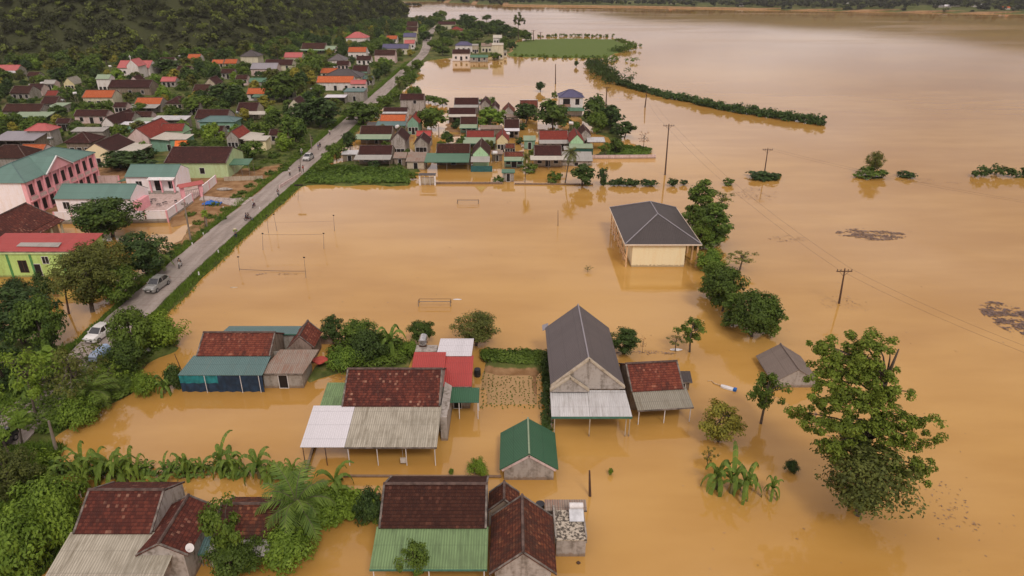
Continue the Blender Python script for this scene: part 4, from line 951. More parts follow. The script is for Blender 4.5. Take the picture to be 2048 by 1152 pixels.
rS = shed('grey board shed with patched rusty sheet roof beside the teal awning', 519, 606, 747, 699, 2.2, 2.9, 'rusty', 'grey', bx0=560, bx1=638)
house('small red tiled gable hut behind the patched rusty shed', 'y', 574, 628, 696, 667, 2.3, 'oldred', 'brick', L=4.2, near=True, ops=[])
# steep grey metal house
rD, dD = house('tall narrow house with steep grey violet metal roof and bare cement pediments', 'y', 1101, 1249, 770, 718, 4.2, 'greymetal', 'stain', L=13.2, near=True, ops=[], trim=False, capm=SH['lilac'])
W, D, zr, ze = dD['W'], dD['D'], dD['zr'], 4.2
def pediment(root, xf, yc, hw, z0, hgt, back, nm='pediment'):
    """triangular cement gable at local x=xf facing local -X, centred on local y=yc"""
    q = MB(); P = [(xf, yc - hw, z0), (xf, yc + hw, z0), (xf, yc, z0 + hgt)]; B = [(xf + .22, a, b_) for _, a, b_ in P]
    q.face(P); q.face(B[::-1])
    for i in range(3): q.face([P[i], P[(i + 1) % 3], B[(i + 1) % 3], B[i]])
    q.b6(xf - .06, xf + .3, yc - hw - .1, yc + hw + .1, z0 - .3, z0 - .003)
    o = q.build(nm, W_['stain'], root)
    for s in (-1, 1):
        t = MB(); t.slab([(xf - .14, yc + s * (hw + .12), z0 - .05), (xf + .34, yc + s * (hw + .12), z0 - .05), (xf + .34, yc, z0 + hgt + .06), (xf - .14, yc, z0 + hgt + .06)], .16); t.build('cornice', W_['beige'], o)
    if back:
        for s in (-1, 1):
            t = MB(); t.slab([(xf + .35, yc + s * hw, z0), (xf + back, yc + s * .05, z0 + .0 + hgt - .05), (xf + .35, yc, z0 + hgt - .03)], .05); t.build('valley_roof', SH['greymetal'], o)
pediment(rD, -W / 2 - .30, 0, D - .1, ze + .05, zr - ze + .15, 0)
pediment(rD, -W / 2 - .85, D * .50, D * .50, ze + .0, 1.55, 3.0, 'porch_pediment')
for y0_, y1_, ee in ((.03, D + .05, .05), (-D - .05, -.0, .0)):
    q = MB(); q.slab([(-W / 2 - 3.6, y0_ - (.35 if y0_ < 0 else 0), 2.62), (-W / 2 - 3.6, y1_, 2.62), (-W / 2 - .3, y1_, 3.75), (-W / 2 - .3, y0_, 3.75)], .06); v_ = q.build('veranda_roof', SH['silver'], rD)
q = MB(); q.b6(-W / 2 - 3.68, -W / 2 - 3.62, -D - .4, D + .05, 2.38, 2.60); q.build('fascia', GTRIM, rD)
for y_ in (-D + .2, 0, D - .3, -D - .2):
    q = MB(); q.tube([(-W / 2 - 3.5, y_, -2), (-W / 2 - 3.5, y_, 2.55)], .06, 8); q.build('post', W_['beige'], rD)
q = MB(); q.slab([(W / 2 - .3, D - .4, 4.3), (W / 2 + 1.1, D - .4, 4.3), (W / 2 + 1.1, D + .35, 4.0), (W / 2 - .3, D + .35, 4.0)], .08); q.build('rear_canopy', SH['lilac'], rD)
# red tiled annex
rE, dE = house('small house with warm red tile roof and weathered grey porch beside the steep metal roof', 'x', 1256, 1365, 781, 725, 2.75, 'oldred', 'brownish', near=True, rz=.10, ver=(2.5, 'olive', .75, .1, .3), ops=[])
shed('little dark lean-to roof at the right end of the warm red tile roof', 1352, 1385, 764, 742, 1.3, 1.9, 'charcoal', 'brownish')
# green gable shed
rF, dF = house('flooded shed with bright green sheet gable roof and mossy cement gable', 'y', 999, 1117, 939, 908, 1.35, 'deepgreen', 'stain', L=5.8, near=True, ops=[], trim=False, capm=SH['palegreen'])
for s in (-1, 1):
    q = MB(); q.slab([(-dF['W'] / 2 - .04, s * (dF['D'] - .2), 1.30), (-dF['W'] / 2 + .3, s * (dF['D'] - .2), 1.30), (-dF['W'] / 2 + .3, 0, dF['zr'] - .15), (-dF['W'] / 2 - .04, 0, dF['zr'] - .15)], .2); q.build('gable_band', W_['rose'], rF)
house('grey roofed hut sunk to its eaves beside the big leafy tree', 'y', 1545, 1641, 765, 739, .75, 'hut', 'stain', L=6.2, near=True, ops=[], trim=False, capm=SH['hut'])
# yellow community hall
rY, dY = house('pale yellow hall with charcoal hipped roof and orange columns standing in the flood', 'y', 1250, 1404, 489, None, 4.2, 'charcoal', 'paleyellow', hip=True, L=19.6, slope=.50, near=True, ins=(1.4, 2.5), ops=[], capm=SH['lilac'])
W, D = dY['W'], dY['D']
q = MB(); q.b6(-W / 2 - .05, W / 2 + .05, D - .02, D + .06, 4.0, 4.22); q.b6(-W / 2 - .06, -W / 2 + .03, -D - .05, D - .03, 4.0, 4.22); q.b6(-W / 2 - .05, W / 2 + .05, -D - .06, -D + .02, 4.0, 4.22); q.build('eave_beam', plain('cream_band', (.72, .58, .45), .7, var=.1), rY)
for i in range(7):
    q = MB(); x_ = -W / 2 + .45 + (W - .9) * i / 6; q.b6(x_ - .11, x_ + .11, D - .58, D - .36, -2, 4.0); q.build('column', ORTRIM, rY)
    q = MB(); q.b6(x_ - .14, x_ + .14, -D + .34, -D + .62, -2, 4.0); q.build('column', ORTRIM, rY)
    if i < 6: opening(rY, -W / 2 + 2.0 + i * 3.1, .3, 3.0, 1.3, -(D - 2.5), 'window', ORTRIM)
q = MB(); q.b6(-W / 2 + .30, W / 2 - .4, D - .56, D - .4, .9, 1.05); q.b6(-W / 2 + .30, W / 2 - .4, D - .56, D - .4, 1.6, 1.68); q.build('railing', ORTRIM, rY)
# foreground: green veranda house
rG, dG = house('foreground house with dark red tile roof and ribbed faded green veranda roof', 'x', 757, 973, 1057, 968, 3.3, 'dark', 'stain', near=True, ver=(3.4, 'oldgreen', .95, -.2, .15))
house('foreground rusty red tiled gable house right of the faded green veranda', 'y', 978, 1114, 1150, 1106, 2.5, 'rust', 'stain', L=6.4, near=True, ops=[], gab=.2)
house('small dark tiled kitchen roof behind the rusty red gable house', 'y', 976, 1040, 1022, 1000, 2.0, 'rust', 'brownish', L=2.4, near=True, ops=[])
p = G(1112, 1113, 0); p2 = G(1170, 1113, 0); e_ = empty('water_tower', ((p.x + p2.x) / 2, p.y + 1.7, 0), 'square raw concrete block with peeling flat roof at the foreground water edge', 'concrete block')
hw = (p2.x - p.x) / 2
q = MB(); q.b6(-hw, hw, -1.7, 1.7, -2, 1.8); q.build('wall', W_['stain'], e_)
q = MB(); q.b6(-hw - .05, hw + .05, -1.75, 1.75, 1.803, 1.92)
mtl, nt, b = base('peeling_slab', .9, .2); cc = noise(nt, coord(nt), 3.5, 8, .7); nt.links.new(mixc(nt, sstep(nt, cc, .46, .54), (.09, .075, .06), (.50, .43, .34)), b.inputs['Base Color']); q.build('roof_slab', mtl, e_)
for s in (-1, 1):
    q = MB(); q.b6(s * (hw + .05) - .07, s * (hw + .05) + .07, -1.5, 2.2, 1.3, 2.05); q.build('parapet', W_['grey'], e_)
p = G(1152, 1030, 2.0); e_ = empty('solar_heater', (p.x, p.y, 1.92), 'white rooftop water heater on a frame above the concrete block', 'water heater')
q = MB(); q.tube([(-.62, .2, .95), (-.58, .2, .95), (.58, .2, .95), (.62, .2, .95)], [.2, .27, .27, .2], 12); q.build('tank', WTRIM, e_)
q = MB(); q.slab([(-.62, -.85, .15), (.62, -.85, .15), (.62, .1, .75), (-.62, .1, .75)], .06); q.build('panel', plain('pale_glass', (.62, .62, .64), .2, .6), e_)
for x_ in (-.6, .6):
    q = MB(); q.tube([(x_, -.85, 0), (x_, -.85, .15)], .03); q.tube([(x_, .2, 0), (x_, .2, .75)], .03); q.tube([(x_, -.85, .12), (x_, .2, .72)], .03); q.build('leg', STEEL, e_)
shed('reddish grey corrugated lean-to roof behind the concrete block', 1090, 1174, 1021, 999, 1.7, 1.9, 'rusty', 'brick')
# foreground left group
rI, dI = house('foreground left house with weathered red tiles and long striped grey veranda', 'x', 145, 303, 1068, 980, 3.6, 'oldmix', 'stain', near=True, gab=.0, ver=(5.2, 'fibro', 1.2, -.3, 2.4))
house('foreground left tiled gable wing leaning against the weathered red roof', 'y', 270, 376, 1112, 1089, 3.2, 'oldmix', 'stain', L=5.6, near=True, ops=[], gab=.15)
p = G(381, 1092, 3.6); e_ = empty('satellite_dish', (p.x, p.y, 2.6), 'white satellite dish on the wall of the left tiled gable wing', 'satellite dish')
q = MB()
q.tube([(0, 0, .9), (.0, -.08, .93), (0, -.16, .97)], [.05, .28, .36], 14); q.build('dish', WTRIM, e_)
q = MB(); q.tube([(0, .1, 0), (0, .1, .7), (0, .02, .9)], .03); q.tube([(0, -.1, .8), (0, -.5, 1.05)], .015); q.build('mast', STEEL, e_)
house('low dark red tiled outbuilding with corrugated porch behind the palms', 'x', 424, 560, 1078, 1008, 2.0, 'rust', 'brownish', near=True, ver=(1.4, 'grey', .5, 0, .3), ops=[])
shed('teal sheet lean-to between the left gable wing and the dark outbuilding', 395, 425, 1108, 1062, 1.5, 1.9, 'teal', None)

# ================= school and left bank =================
PK = W_['pink']
rJ, dJ = house('pink two storey school with grey green hipped roof and rows of dark windows', 'y', -66, 50, 366, None, 7.6, 'schoolgreen', 'pink', zg=.6, hip=True, L=25, slope=.45, near=True, ops=[], capm=SH['teal'])
W, D = dJ['W'], dJ['D']
q = MB(); q.b6(-W / 2 + .40, -W / 2 + .44, -D + 1.2, D - .4, -.5, 7.5); q.build('end_wall', W_['brightwhite'], rJ, label='plain white end wall')
for i in range(9):
    x_ = -W / 2 + 1.8 + i * 2.65
    for z_ in (1.0, 4.6): opening(rJ, x_, z_, z_ + 2.2, 1.25, -(D - .45), 'window', PINKT)
    q = MB(); q.b6(x_ + 1.18, x_ + 1.48, -D + .02, -D + .42, -.5, 7.55); q.build('pillar', PINKT, rJ)
    q = MB(); q.b6(x_ - 1.0, x_ + 1.0, -D + .14, -D + .22, 3.75, 4.4); q.build('balcony_rail', W_['rose'], rJ)
q = MB(); q.b6(-W / 2 + .5, W / 2 - .5, -D + .05, -D + .43, 3.5, 3.72); q.build('floor_band', PINKT, rJ)
q = MB(); xc_, hw = -1.5, 4.4; q.prism([(0, 0)] * 3, 0, 0) if False else None
P = [(xc_ - hw, -D - .12, 7.6), (xc_ + hw, -D - .12, 7.6), (xc_, -D - .12, 10.1)]; q.face(P); q.build('pediment', PK, rJ)
for s in (-1, 1):
    t = MB(); t.slab([(xc_ + s * (hw + .3), -D - .32, 7.5), (xc_ + s * .0, -D - .32, 10.25), (xc_, -D + 5.6, 10.25), (xc_ + s * (hw + .3), -D + .3, 7.5)], .1); t.build('pediment_roof', SH['schoolgreen'], rJ)
    t = MB(); t.slab([(xc_ + s * (hw + .3), -D - .36, 7.62), (xc_, -D - .36, 10.37), (xc_, -D - .12, 10.37), (xc_ + s * (hw + .3), -D - .12, 7.62)], .2); t.build('white_edge', WTRIM, rJ)
rK, dK = house('long white school annex with green roof behind the round dark tree', 'x', 106, 259, 398, 368, 3.9, 'schoolgreen', 'brightwhite', zg=.7, near=True, trim=False, slope=.5, gab=.0,
    ops=[(-5.6, 1.7, 3.1, 1.3, 'window', 'front'), (-1.9, 1.7, 3.1, 1.3, 'window', 'front'), (2.3, 1.7, 3.1, 1.3, 'window', 'front')])
q = MB(); W, D = dK['W'], dK['D']; q.b6(W / 2 + .0, W / 2 + .9, -D + .8, D - 2.2, -.5, 3.0); q.build('porch', PINKT, rK)
rL, dL = house('white school office with green roof, pink trim and tiled plinth', 'x', 248, 350, 354, 329, 4.3, 'schoolgreen', 'brightwhite', zg=.9, near=True, trim=False, slope=.5, gab=.0,
    ops=[(-2.9, 1.6, 3.2, 1.3, 'window', 'front'), (1.3, 1.1, 3.4, 1.5, 'door', 'front'), (4.2, 1.6, 3.2, 1.3, 'window', 'front')])
W, D = dL['W'], dL['D']
q = MB(); q.b6(-W / 2 + 2.6, W / 2 - .1, -D - 1.0, -D + .44, -.2, 1.05); q.build('plinth', W_['grey'], rL)
for x_ in (.2, 2.6, W / 2 - .3): q = MB(); q.b6(x_ - .14, x_ + .14, -D - .9, -D - .62, 1.05, 4.1); q.build('column', PINKT, rL)
q = MB(); q.slab([(-.2, -D - 1.2, 3.95), (W / 2, -D - 1.2, 3.95), (W / 2, -D + .05, 4.28), (-.2, -D + .05, 4.28)], .1); q.build('porch_roof', WTRIM, rL)
q = MB(); q.slab([(-W / 2 - 2.2, -D + .5, 3.0), (-W / 2, -D + .5, 3.4), (-W / 2, D, 3.4), (-W / 2 - 2.2, D, 3.0)], .08); q.build('side_roof', SH['deepgreen'], rL)
def wall_line(label, pts, z, h, mat_, pmat, step=3.2, name='boundary_wall', cat='wall', th=.16, base_=None):
    P = [G(a, b_, z) for a, b_ in pts]; e = empty(name, (P[0].x, P[0].y, 0), label, cat)
    for A, B in zip(P[:-1], P[1:]):
        d = B - A; L = d.length; an = math.atan2(d.y, d.x); c = (A + B) / 2 - e.location
        q = MB(); q.box((c.x, c.y, z + h / 2 - .4), (L - .25, th, h + .8), an); q.build('panel', mat_, e)
        q = MB(); q.box((c.x, c.y, z + h + .05), (L - .25, th + .1, .09), an); q.build('cap', mat_, e)
        if base_: q = MB(); q.box((c.x, c.y, z - .25), (L - .25, th + .12, .9), an); q.build('base', base_, e)
        n = max(1, int(L / step))
        for i in range(n + 1):
            if i == n and B is not P[-1]: continue
            s = A + d * (i / n) - e.location; q = MB(); q.box((s.x, s.y, z + h / 2 - .3), (.26, .26, h + .85), an)
            q.build('pillar', pmat or mat_, e)
    return e
wall_line('white school wall with pink pillars running from the annex to the gate', [(112, 442), (250, 441), (336, 439), (386, 403)],   .6, 1.75, W_['brightwhite'], PINKT, base_=W_['grey'])
wall_line('white school wall with pink pillars behind the gate along the mud lot', [(404, 390), (433, 366)], .6, 1.75, W_['brightwhite'], PINKT)
wall_line('rear white and pink school wall between school and office', [(196, 366), (240, 366)], .7, 1.6, W_['rose'], PINKT)
p = G(383, 398, .7); e_ = empty('school_gate', (p.x, p.y + .8, .6), 'pink school gate with small sloping red roof', 'gate', .75)
for x_ in (-1.9, 1.9): q = MB(); q.b6(x_ - .35, x_ + .35, -.35, .35, -.3, 2.9); q.build('pillar', PINKT, e_)
q = MB(); q.slab([(-2.6, -.9, 2.95), (2.6, -.9, 2.95), (2.6, 0, 3.6), (-2.6, 0, 3.6)], .1); q.slab([(-2.6, 0, 3.6), (2.6, 0, 3.6), (2.6, .9, 2.95), (-2.6, .9, 2.95)], .1); q.build('roof', SH['pinkred'], e_)
q = MB()
for i in range(9): q.b6(-1.5 + i * .37, -1.46 + i * .37, -.03, .03, -.2, 1.9)
q.b6(-1.55, 1.55, -.035, .035, 1.85, 1.92); q.build('gate_leaf', plain('grey_iron', (.25, .2, .2)), e_)
yd = MB(); yd.slab([G(a, b_, .78) for a, b_ in ((290, 434), (336, 432), (386, 399), (403, 386), (428, 364), (352, 380), (288, 390))], .3); yd.build('school_yard', plaster('yard_rose', (.56, .42, .38), .35), kind='structure')
# hall with brown tiled roof near the left edge
x0_, x1_, pe_ = px_of(-94.8, -84.6, 98.5, 3.6)
rO, dO = house('brown tiled hall with cream columns along its open side at the left edge', 'y', x0_, x1_, pe_, None, 3.6, 'oldmix', 'beige', L=22.5, slope=.55, near=True, ops=[], ins=None)
W, D = dO['W'], dO['D']
for i in range(8): q = MB(); x_ = -W / 2 + 1 + i * (W - 2) / 7; q.b6(x_ - .16, x_ + .16, -D - 1.0, -D - .7, -1, 3.2); q.build('column', W_['cream'], rO)
q = MB(); q.slab([(-W / 2, -D - 1.2, 3.1), (W / 2, -D - 1.2, 3.1), (W / 2, -D + .1, 3.58), (-W / 2, -D + .1, 3.58)], .08); q.build('aisle_roof', T['oldmix'], rO)
# lime hall with red metal roof
rP = shed('lime green striped house under a low red metal roof at the left edge', -40, 166, 503, 466, 4.6, 5.4, 'redmetal', plaster('wall_lime_bright', (.50, .68, .22), .2), zg=.3, name='house', cat='house')[0]
q0 = rP.location; xw_ = lambda px: G(px, 513, 4.4).x - q0.x; yw_ = G(0, 503, 4.6).y + .25 - q0.y
for px_ in (-5, 42, 106): q = MB(); q.b6(xw_(px_) - .17, xw_(px_) + .17, yw_ - .10, yw_ - .01, -.3, 4.3); q.build('stripe', plain('stripe_green', (.10, .30, .10)), rP)
opening(rP, xw_(22), .9, 2.9, 1.3, yw_, 'window', WOOD, near=True); opening(rP, xw_(71), 2.4, 3.6, 1.0, yw_, 'window', near=True)
q = MB(); q.b6(xw_(-45), xw_(125), yw_ - .22, yw_ - .11, 4.1, 4.42); q.build('cornice', plain('cornice_lime', (.60, .72, .36)), rP)
q = MB(); a_ = G(34, 491, 4.95) - q0; b2 = G(110, 497, 4.95) - q0; q.slab([(a_.x, a_.y - .2, 4.93), (b2.x, a_.y - .5, 4.93), (b2.x - .3, a_.y + 1.0, 5.1), (a_.x, a_.y + 1.0, 5.1)], .1); q.build('roof_patch', SH['grey'], rP)

# low walls at the flood edge
wall_line('long low mud stained wall at the flood edge in front of the sea green veranda', [(872, 368), (1004, 368)], .05, .35, W_['brick'], None)
wall_line('low wall between the box shed and the coconut palm', [(1030, 369), (1185, 370)], .0, .22, W_['brick'], None)
wall_line('low cement wall around the green plot at the right tip of the village', [(1182, 317), (1310, 316)], .1, .8, W_['rose'], None)
wall_line('grey brick yard wall behind the rusty shed', [(614, 686), (664, 687)], .1, 1.0, W_['brick'], None)
wall_line('thin dark kerb wall crossing the water in front of the banana plants', [(600, 992), (760, 994)], -.05, .22, W_['brownish'], None, step=5)
wall_line('submerged garden wall line in front of the long sheet veranda', [(690, 955), (1000, 956)], -.10, .18, W_['brick'], None, step=5)
wall_line('sloping dark ditch wall under the veranda corner', [(630, 890), (612, 950)], -.05, .35, W_['brownish'], None, step=5)
wall_line('garden wall left of the steep metal roof house', [(1098, 740), (1102, 860)], .0, .5, W_['brownish'], None, step=4)
wall_line('pale rail fence beside the green porch', [(450, 362), (525, 360)], .55, .9, W_['beige'], None, step=1.6, name='fence', cat='fence', th=.05)
wall_line('broken garden fence along the road ditch', [(560, 378), (602, 352)], .4, .8, W_['rose'], None, step=1.5, name='fence', cat='fence', th=.05)

# ================= poles, wires, posts =================
def pole(bx, by, tx, ty, label, r=.13, cross=0, m_=None, z0=0, name='utility_pole', cat='pole', lamp=False):
    p = G(bx, by, z0); z = CAMH - M(ty) * p.y; dep = p.y * CP + (CAMH - z) * SP; xt = (tx - 1024) / F * dep
    e = empty(name, (p.x, p.y, z0), label, cat); top = Vector((xt - p.x, 0, z - z0))
    q = MB(); q.tube([(-top.x * .1, 0, -1.5), (0, 0, 0), top * .5, top], [r * 1.3, r * 1.25, r, r * .7], 8); q.build('shaft', m_ or DPOLE, e)
    if cross:
        q = MB(); a = top + Vector((0, 0, -.45)); q.box(a, (cross, .12, .12)); q.build('crossarm', m_ or DPOLE, e)
        for s in (-1, -.5, .5, 1):
            q = MB(); q.tube([a + Vector((s * cross * .46, 0, .06)), a + Vector((s * cross * .46, 0, .32))], .05, 6); q.build('insulator', DARK, e)
        for s in (-1, 1):
            q = MB(); q.tube([a + Vector((s * cross * .3, 0, -.05)), a + Vector((0, 0, -.8))], .03, 4); q.build('brace', m_ or DPOLE, e)
    return Vector(e.location) + top
PT = {}
PT['a'] = pole(1678, 607, 1690, 537, 'power pole with crossarm rising from the water above the big leafy tree', cross=2.3)
PT['b'] = pole(1528, 352, 1536, 296, 'power pole on the small mud bank left of the island tree', cross=2.4)
PT['c'] = pole(1330, 350, 1338, 248, 'tall slender power pole beyond the charcoal roofed hall', cross=2.6, r=.16)
PT['d'] = pole(1290, 215, 1294, 182, 'bare pole in open water between the village tip and the dike', r=.2)
PT['e'] = pole(1212, 208, 1214, 173, 'pole with short crossarm behind the trees of the blue roofed villa', cross=2.6, r=.2)
PT['f'] = pole(1111, 168, 1111, 128, 'lone pole in the far pond left of the blue roofed villa', r=.2)
PT['g'] = pole(1189, 142, 1189, 128, 'short pole in the water beside the dike hedge start', r=.2)
pole(1067, 83, 1067, 60, 'left one of the poles on the green rice field', r=.25, cross=3); pole(1081, 78, 1081, 64, 'right one of the poles on the green rice field', r=.25, cross=3)
pole(1180, 992, 1179, 941, 'short crooked wooden post standing in the water right of the green shed', r=.11, name='wooden_post', cat='post')
pole(1116, 452, 1116, 420, 'thin stake alone in the water left of the yellow hall', r=.05, name='stake', cat='post')
pole(382, 484, 368, 404, 'concrete street pole on the left road verge by the school wall', r=.15, m_=POLEM, z0=.4, cross=1.2)
pole(414, 456, 406, 384, 'concrete street pole beside the pale drive to the school gate', r=.12, m_=POLEM, z0=.4)
pole(114, 905, 97, 842, 'leaning pale concrete pole at the left bank above the banana row', r=.15, m_=POLEM, z0=.3)
pole(138, 628, 130, 582, 'dark pole in the flooded yard left of the white car', r=.13)
pole(366, 748, 349, 708, 'leaning bamboo stick at the corner of the teal awning', r=.05, name='bamboo_stick', cat='post')
pole(228, 672, 218, 640, 'slim road marker pole just behind the white car', r=.05, m_=POLEM, z0=.5, name='marker_post', cat='post')
pole(248, 740, 238, 705, 'pale thin post among the bushes below the blue covered truck', r=.06, m_=POLEM, z0=.3, name='marker_post', cat='post')
pole(878, 275, 877, 248, 'pale concrete pole in the garden of the flooded village', r=.14, m_=POLEM)
pole(602, 348, 600, 318, 'street pole on the road verge by the crop plot', r=.12, m_=POLEM, z0=.4)
pole(624, 300, 620, 268, 'street pole on the road verge beside the silver car', r=.12, m_=POLEM, z0=.5)
for i, (bx, by, tx, ty, lb) in enumerate([(479, 541, 476, 513, 'nearest left corner post of the sunken ball court'), (612, 556, 608, 514, 'nearest right corner post of the sunken ball court'), (537, 466, 533, 430, 'tall post at the far left of the sunken ball court'),
    (554, 462, 547, 428, 'second tall post at the far left of the sunken ball court'), (669, 462, 667, 430, 'tall post at the far right of the sunken ball court'), (526, 500, 525, 466, 'middle left post of the sunken ball court'), (648, 498, 647, 466, 'middle right post of the sunken ball court'), (596, 400, 597, 371, 'sign post in the water by the crop plot')]):
    e_ = pole(bx, by, tx, ty, lb, r=.035, m_=POLEM, name='court_post', cat='post')
    o = [x for x in COL.objects if x.get('label') == lb][0]; v = e_ - Vector(o.location); q = MB(); q.b6(v.x - .16, v.x + .16, -.04, .04, v.z - .16, v.z + .02) if i < 7 else q.b6(v.x - .9, v.x + .9, -.05, .05, v.z - .1, v.z + .25); q.build('lamp_head' if i < 7 else 'board', DARK, o)
def goal(x0, x1, pt, pb, label, net=True):
    a = G(x0, pb); b_ = G(x1, pb); h = CAMH - M(pt) * a.y; e = empty('goal_frame', ((a.x + b_.x) / 2, a.y, 0), label, 'goal'); hw = (b_.x - a.x) / 2
    for s in (-1, 1): q = MB(); q.tube([(s * hw, 0, -1.8), (s * hw, 0, h)], .055, 6); q.build('post', POLEM, e)
    q = MB(); q.tube([(-hw, 0, h), (hw, 0, h)], .055, 6); q.build('crossbar', POLEM, e)
    q = MB()
    for s in (-1, 1): q.tube([(s * hw, 0, h), (s * hw, 1.1, h - .1), (s * hw, 1.3, -1)], .04, 5)
    q.tube([(-hw, 1.1, h - .1), (hw, 1.1, h - .1)], .03, 5); q.build('rear_frame', DPOLE, e)
goal(837, 901, 603, 613, 'sunken football goal crossbar nearest the houses'); goal(915, 957, 401, 408, 'sunken football goal frame below the gate hut')
def wire(A, B, label, sag=.9, n=10, r=.012):
    e = MB(); pts = []
    for i in range(n + 1):
        t = i / n; p = A.lerp(B, t); p.z -= sag * 4 * t * (1 - t); pts.append(p - A)
    e.tube(pts, r, 4); o = e.build('power_line', WIRE, label=label, cat='wire', loc=A)
X1 = PT['a'] + Vector((14, -36, 2)); X2 = PT['b'] + Vector((52, -62, 1.5))
for s, w_ in ((-1, 'left'), (1, 'right')):
    off = Vector((s * 1.0, 0, -.1))
    wire(PT['a'] + off, X1 + off, f'{w_} wire from the power pole toward the lower right corner'); wire(PT['c'] + off, PT['a'] + off, f'{w_} wire between the tall slender pole and the pole above the big tree', 1.6)
    wire(PT['b'] + off, X2 + off, f'{w_} wire from the mud bank pole to the right edge', 1.6)
    wire(PT['c'] + off, PT['d'] + off, f'{w_} wire between the tall slender pole and the bare pole in open water', 1.2)
wire(Vector((G(533, 466).x, G(533, 466).y, 2.2)), Vector((G(669, 464).x, G(669, 464).y, 2.2)), 'slack line across the far end of the sunken ball court', .1)
wire(Vector((G(479, 541).x, G(479, 541).y, .25)), Vector((G(612, 545).x, G(612, 545).y, .25)), 'slack net line across the near end of the sunken ball court', .1, r=.03)
wire(Vector((G(526, 500).x, G(526, 500).y, 3.0)), Vector((G(648, 500).x, G(648, 500).y, 3.0)), 'middle net line of the sunken ball court', .1, r=.02)
# ================= trees and plants seen one by one =================
def TL(rows, cat='tree', z0=0.0, group=None):
    for key, px, pb, pt, wd, lab in rows: tree(key, px, pb, pt, wd, lab, cat, z0, group)
# the big tree at the right: a tall open crown over a lower dense one
def big_tree():
    rng = np.random.RandomState(77); p = G(1722, 1000); m_ = M(662); Ht = CAMH - m_ * (p.y + 1.5)
    cents, rads = [], []
    def blob(px, py, dy, n, r, sp):
        y = p.y + dy; z = CAMH - M(py) * y; x = (px - 1024) / F * (y * CP + (CAMH - z) * SP)
        for _ in range(int(n * 2.3)):
            d = rng.normal(size=3) * sp; cents.append((x + d[0] - p.x, y + d[1] - p.y, max(z + d[2] * .8, .6))); rads.append(r * (.7 + .6 * rng.rand()))
    for px, py, dy, n in ((1645, 685, 1, 4), (1660, 715, 0, 7), (1700, 690, 1, 7), (1755, 695, 0, 7), (1730, 715, 0, 9), (1640, 760, 0, 6), (1670, 750, 0, 8), (1720, 750, 0, 12), (1770, 750, -1, 6), (1690, 800, -1, 13), (1750, 800, -1, 11), (1785, 790, -1, 4),
        (1640, 810, 1, 4), (1600, 815, 2, 3), (1640, 840, 0, 5), (1700, 850, -1, 12), (1760, 850, -1, 11), (1800, 840, -1, 5), (1840, 850, -1, 4), (1860, 868, -1, 2), (1660, 890, -1, 7), (1720, 890, 0, 9), (1780, 880, -1, 7),
        (1820, 880, -1, 3), (1800, 930, -2, 5), (1845, 935, -2, 4), (1760, 920, -1, 6), (1630, 850, 1, 3)):
        blob(px, py, dy, n, .46, .74)
    V_, F_ = clumps(cents, rads, 70, .145, rng, .5)
    e = empty('leafy_tree', p, 'biggest tree, tall and airy with clumped leaves, standing in water at right', 'tree')
    c = bpy.data.objects.new('crown', npmesh('crown', V_, F_, L_['bright2'])); COL.objects.link(c); c.parent = e
    mb = MB(); mb.tube([(0, 1.0, -2), (0, 1.0, 3), (-.5, .8, 7), (-.2, .6, Ht * .8), (0, .5, Ht * .93)], [.42, .36, .28, .15, .06], 9)
    for i in range(0, len(cents), 5):
        c_ = Vector([float(q) for q in cents[i]]); s = Vector((-.2, .8, max(min(c_.z - 2.0, Ht * .75), 1.5))); mb.tube([s, s.lerp(c_, .5) + Vector((0, 0, .5)), c_], [.12, .07, .03], 5)
    mb.build('trunk', BARK, e); TREEPOS.append((p.x, p.y, 11))
    return p
L_['bright2'] = leafmat('leaf_big_tree', (.026, .052, .012), (.105, .160, .028))
big_tree()
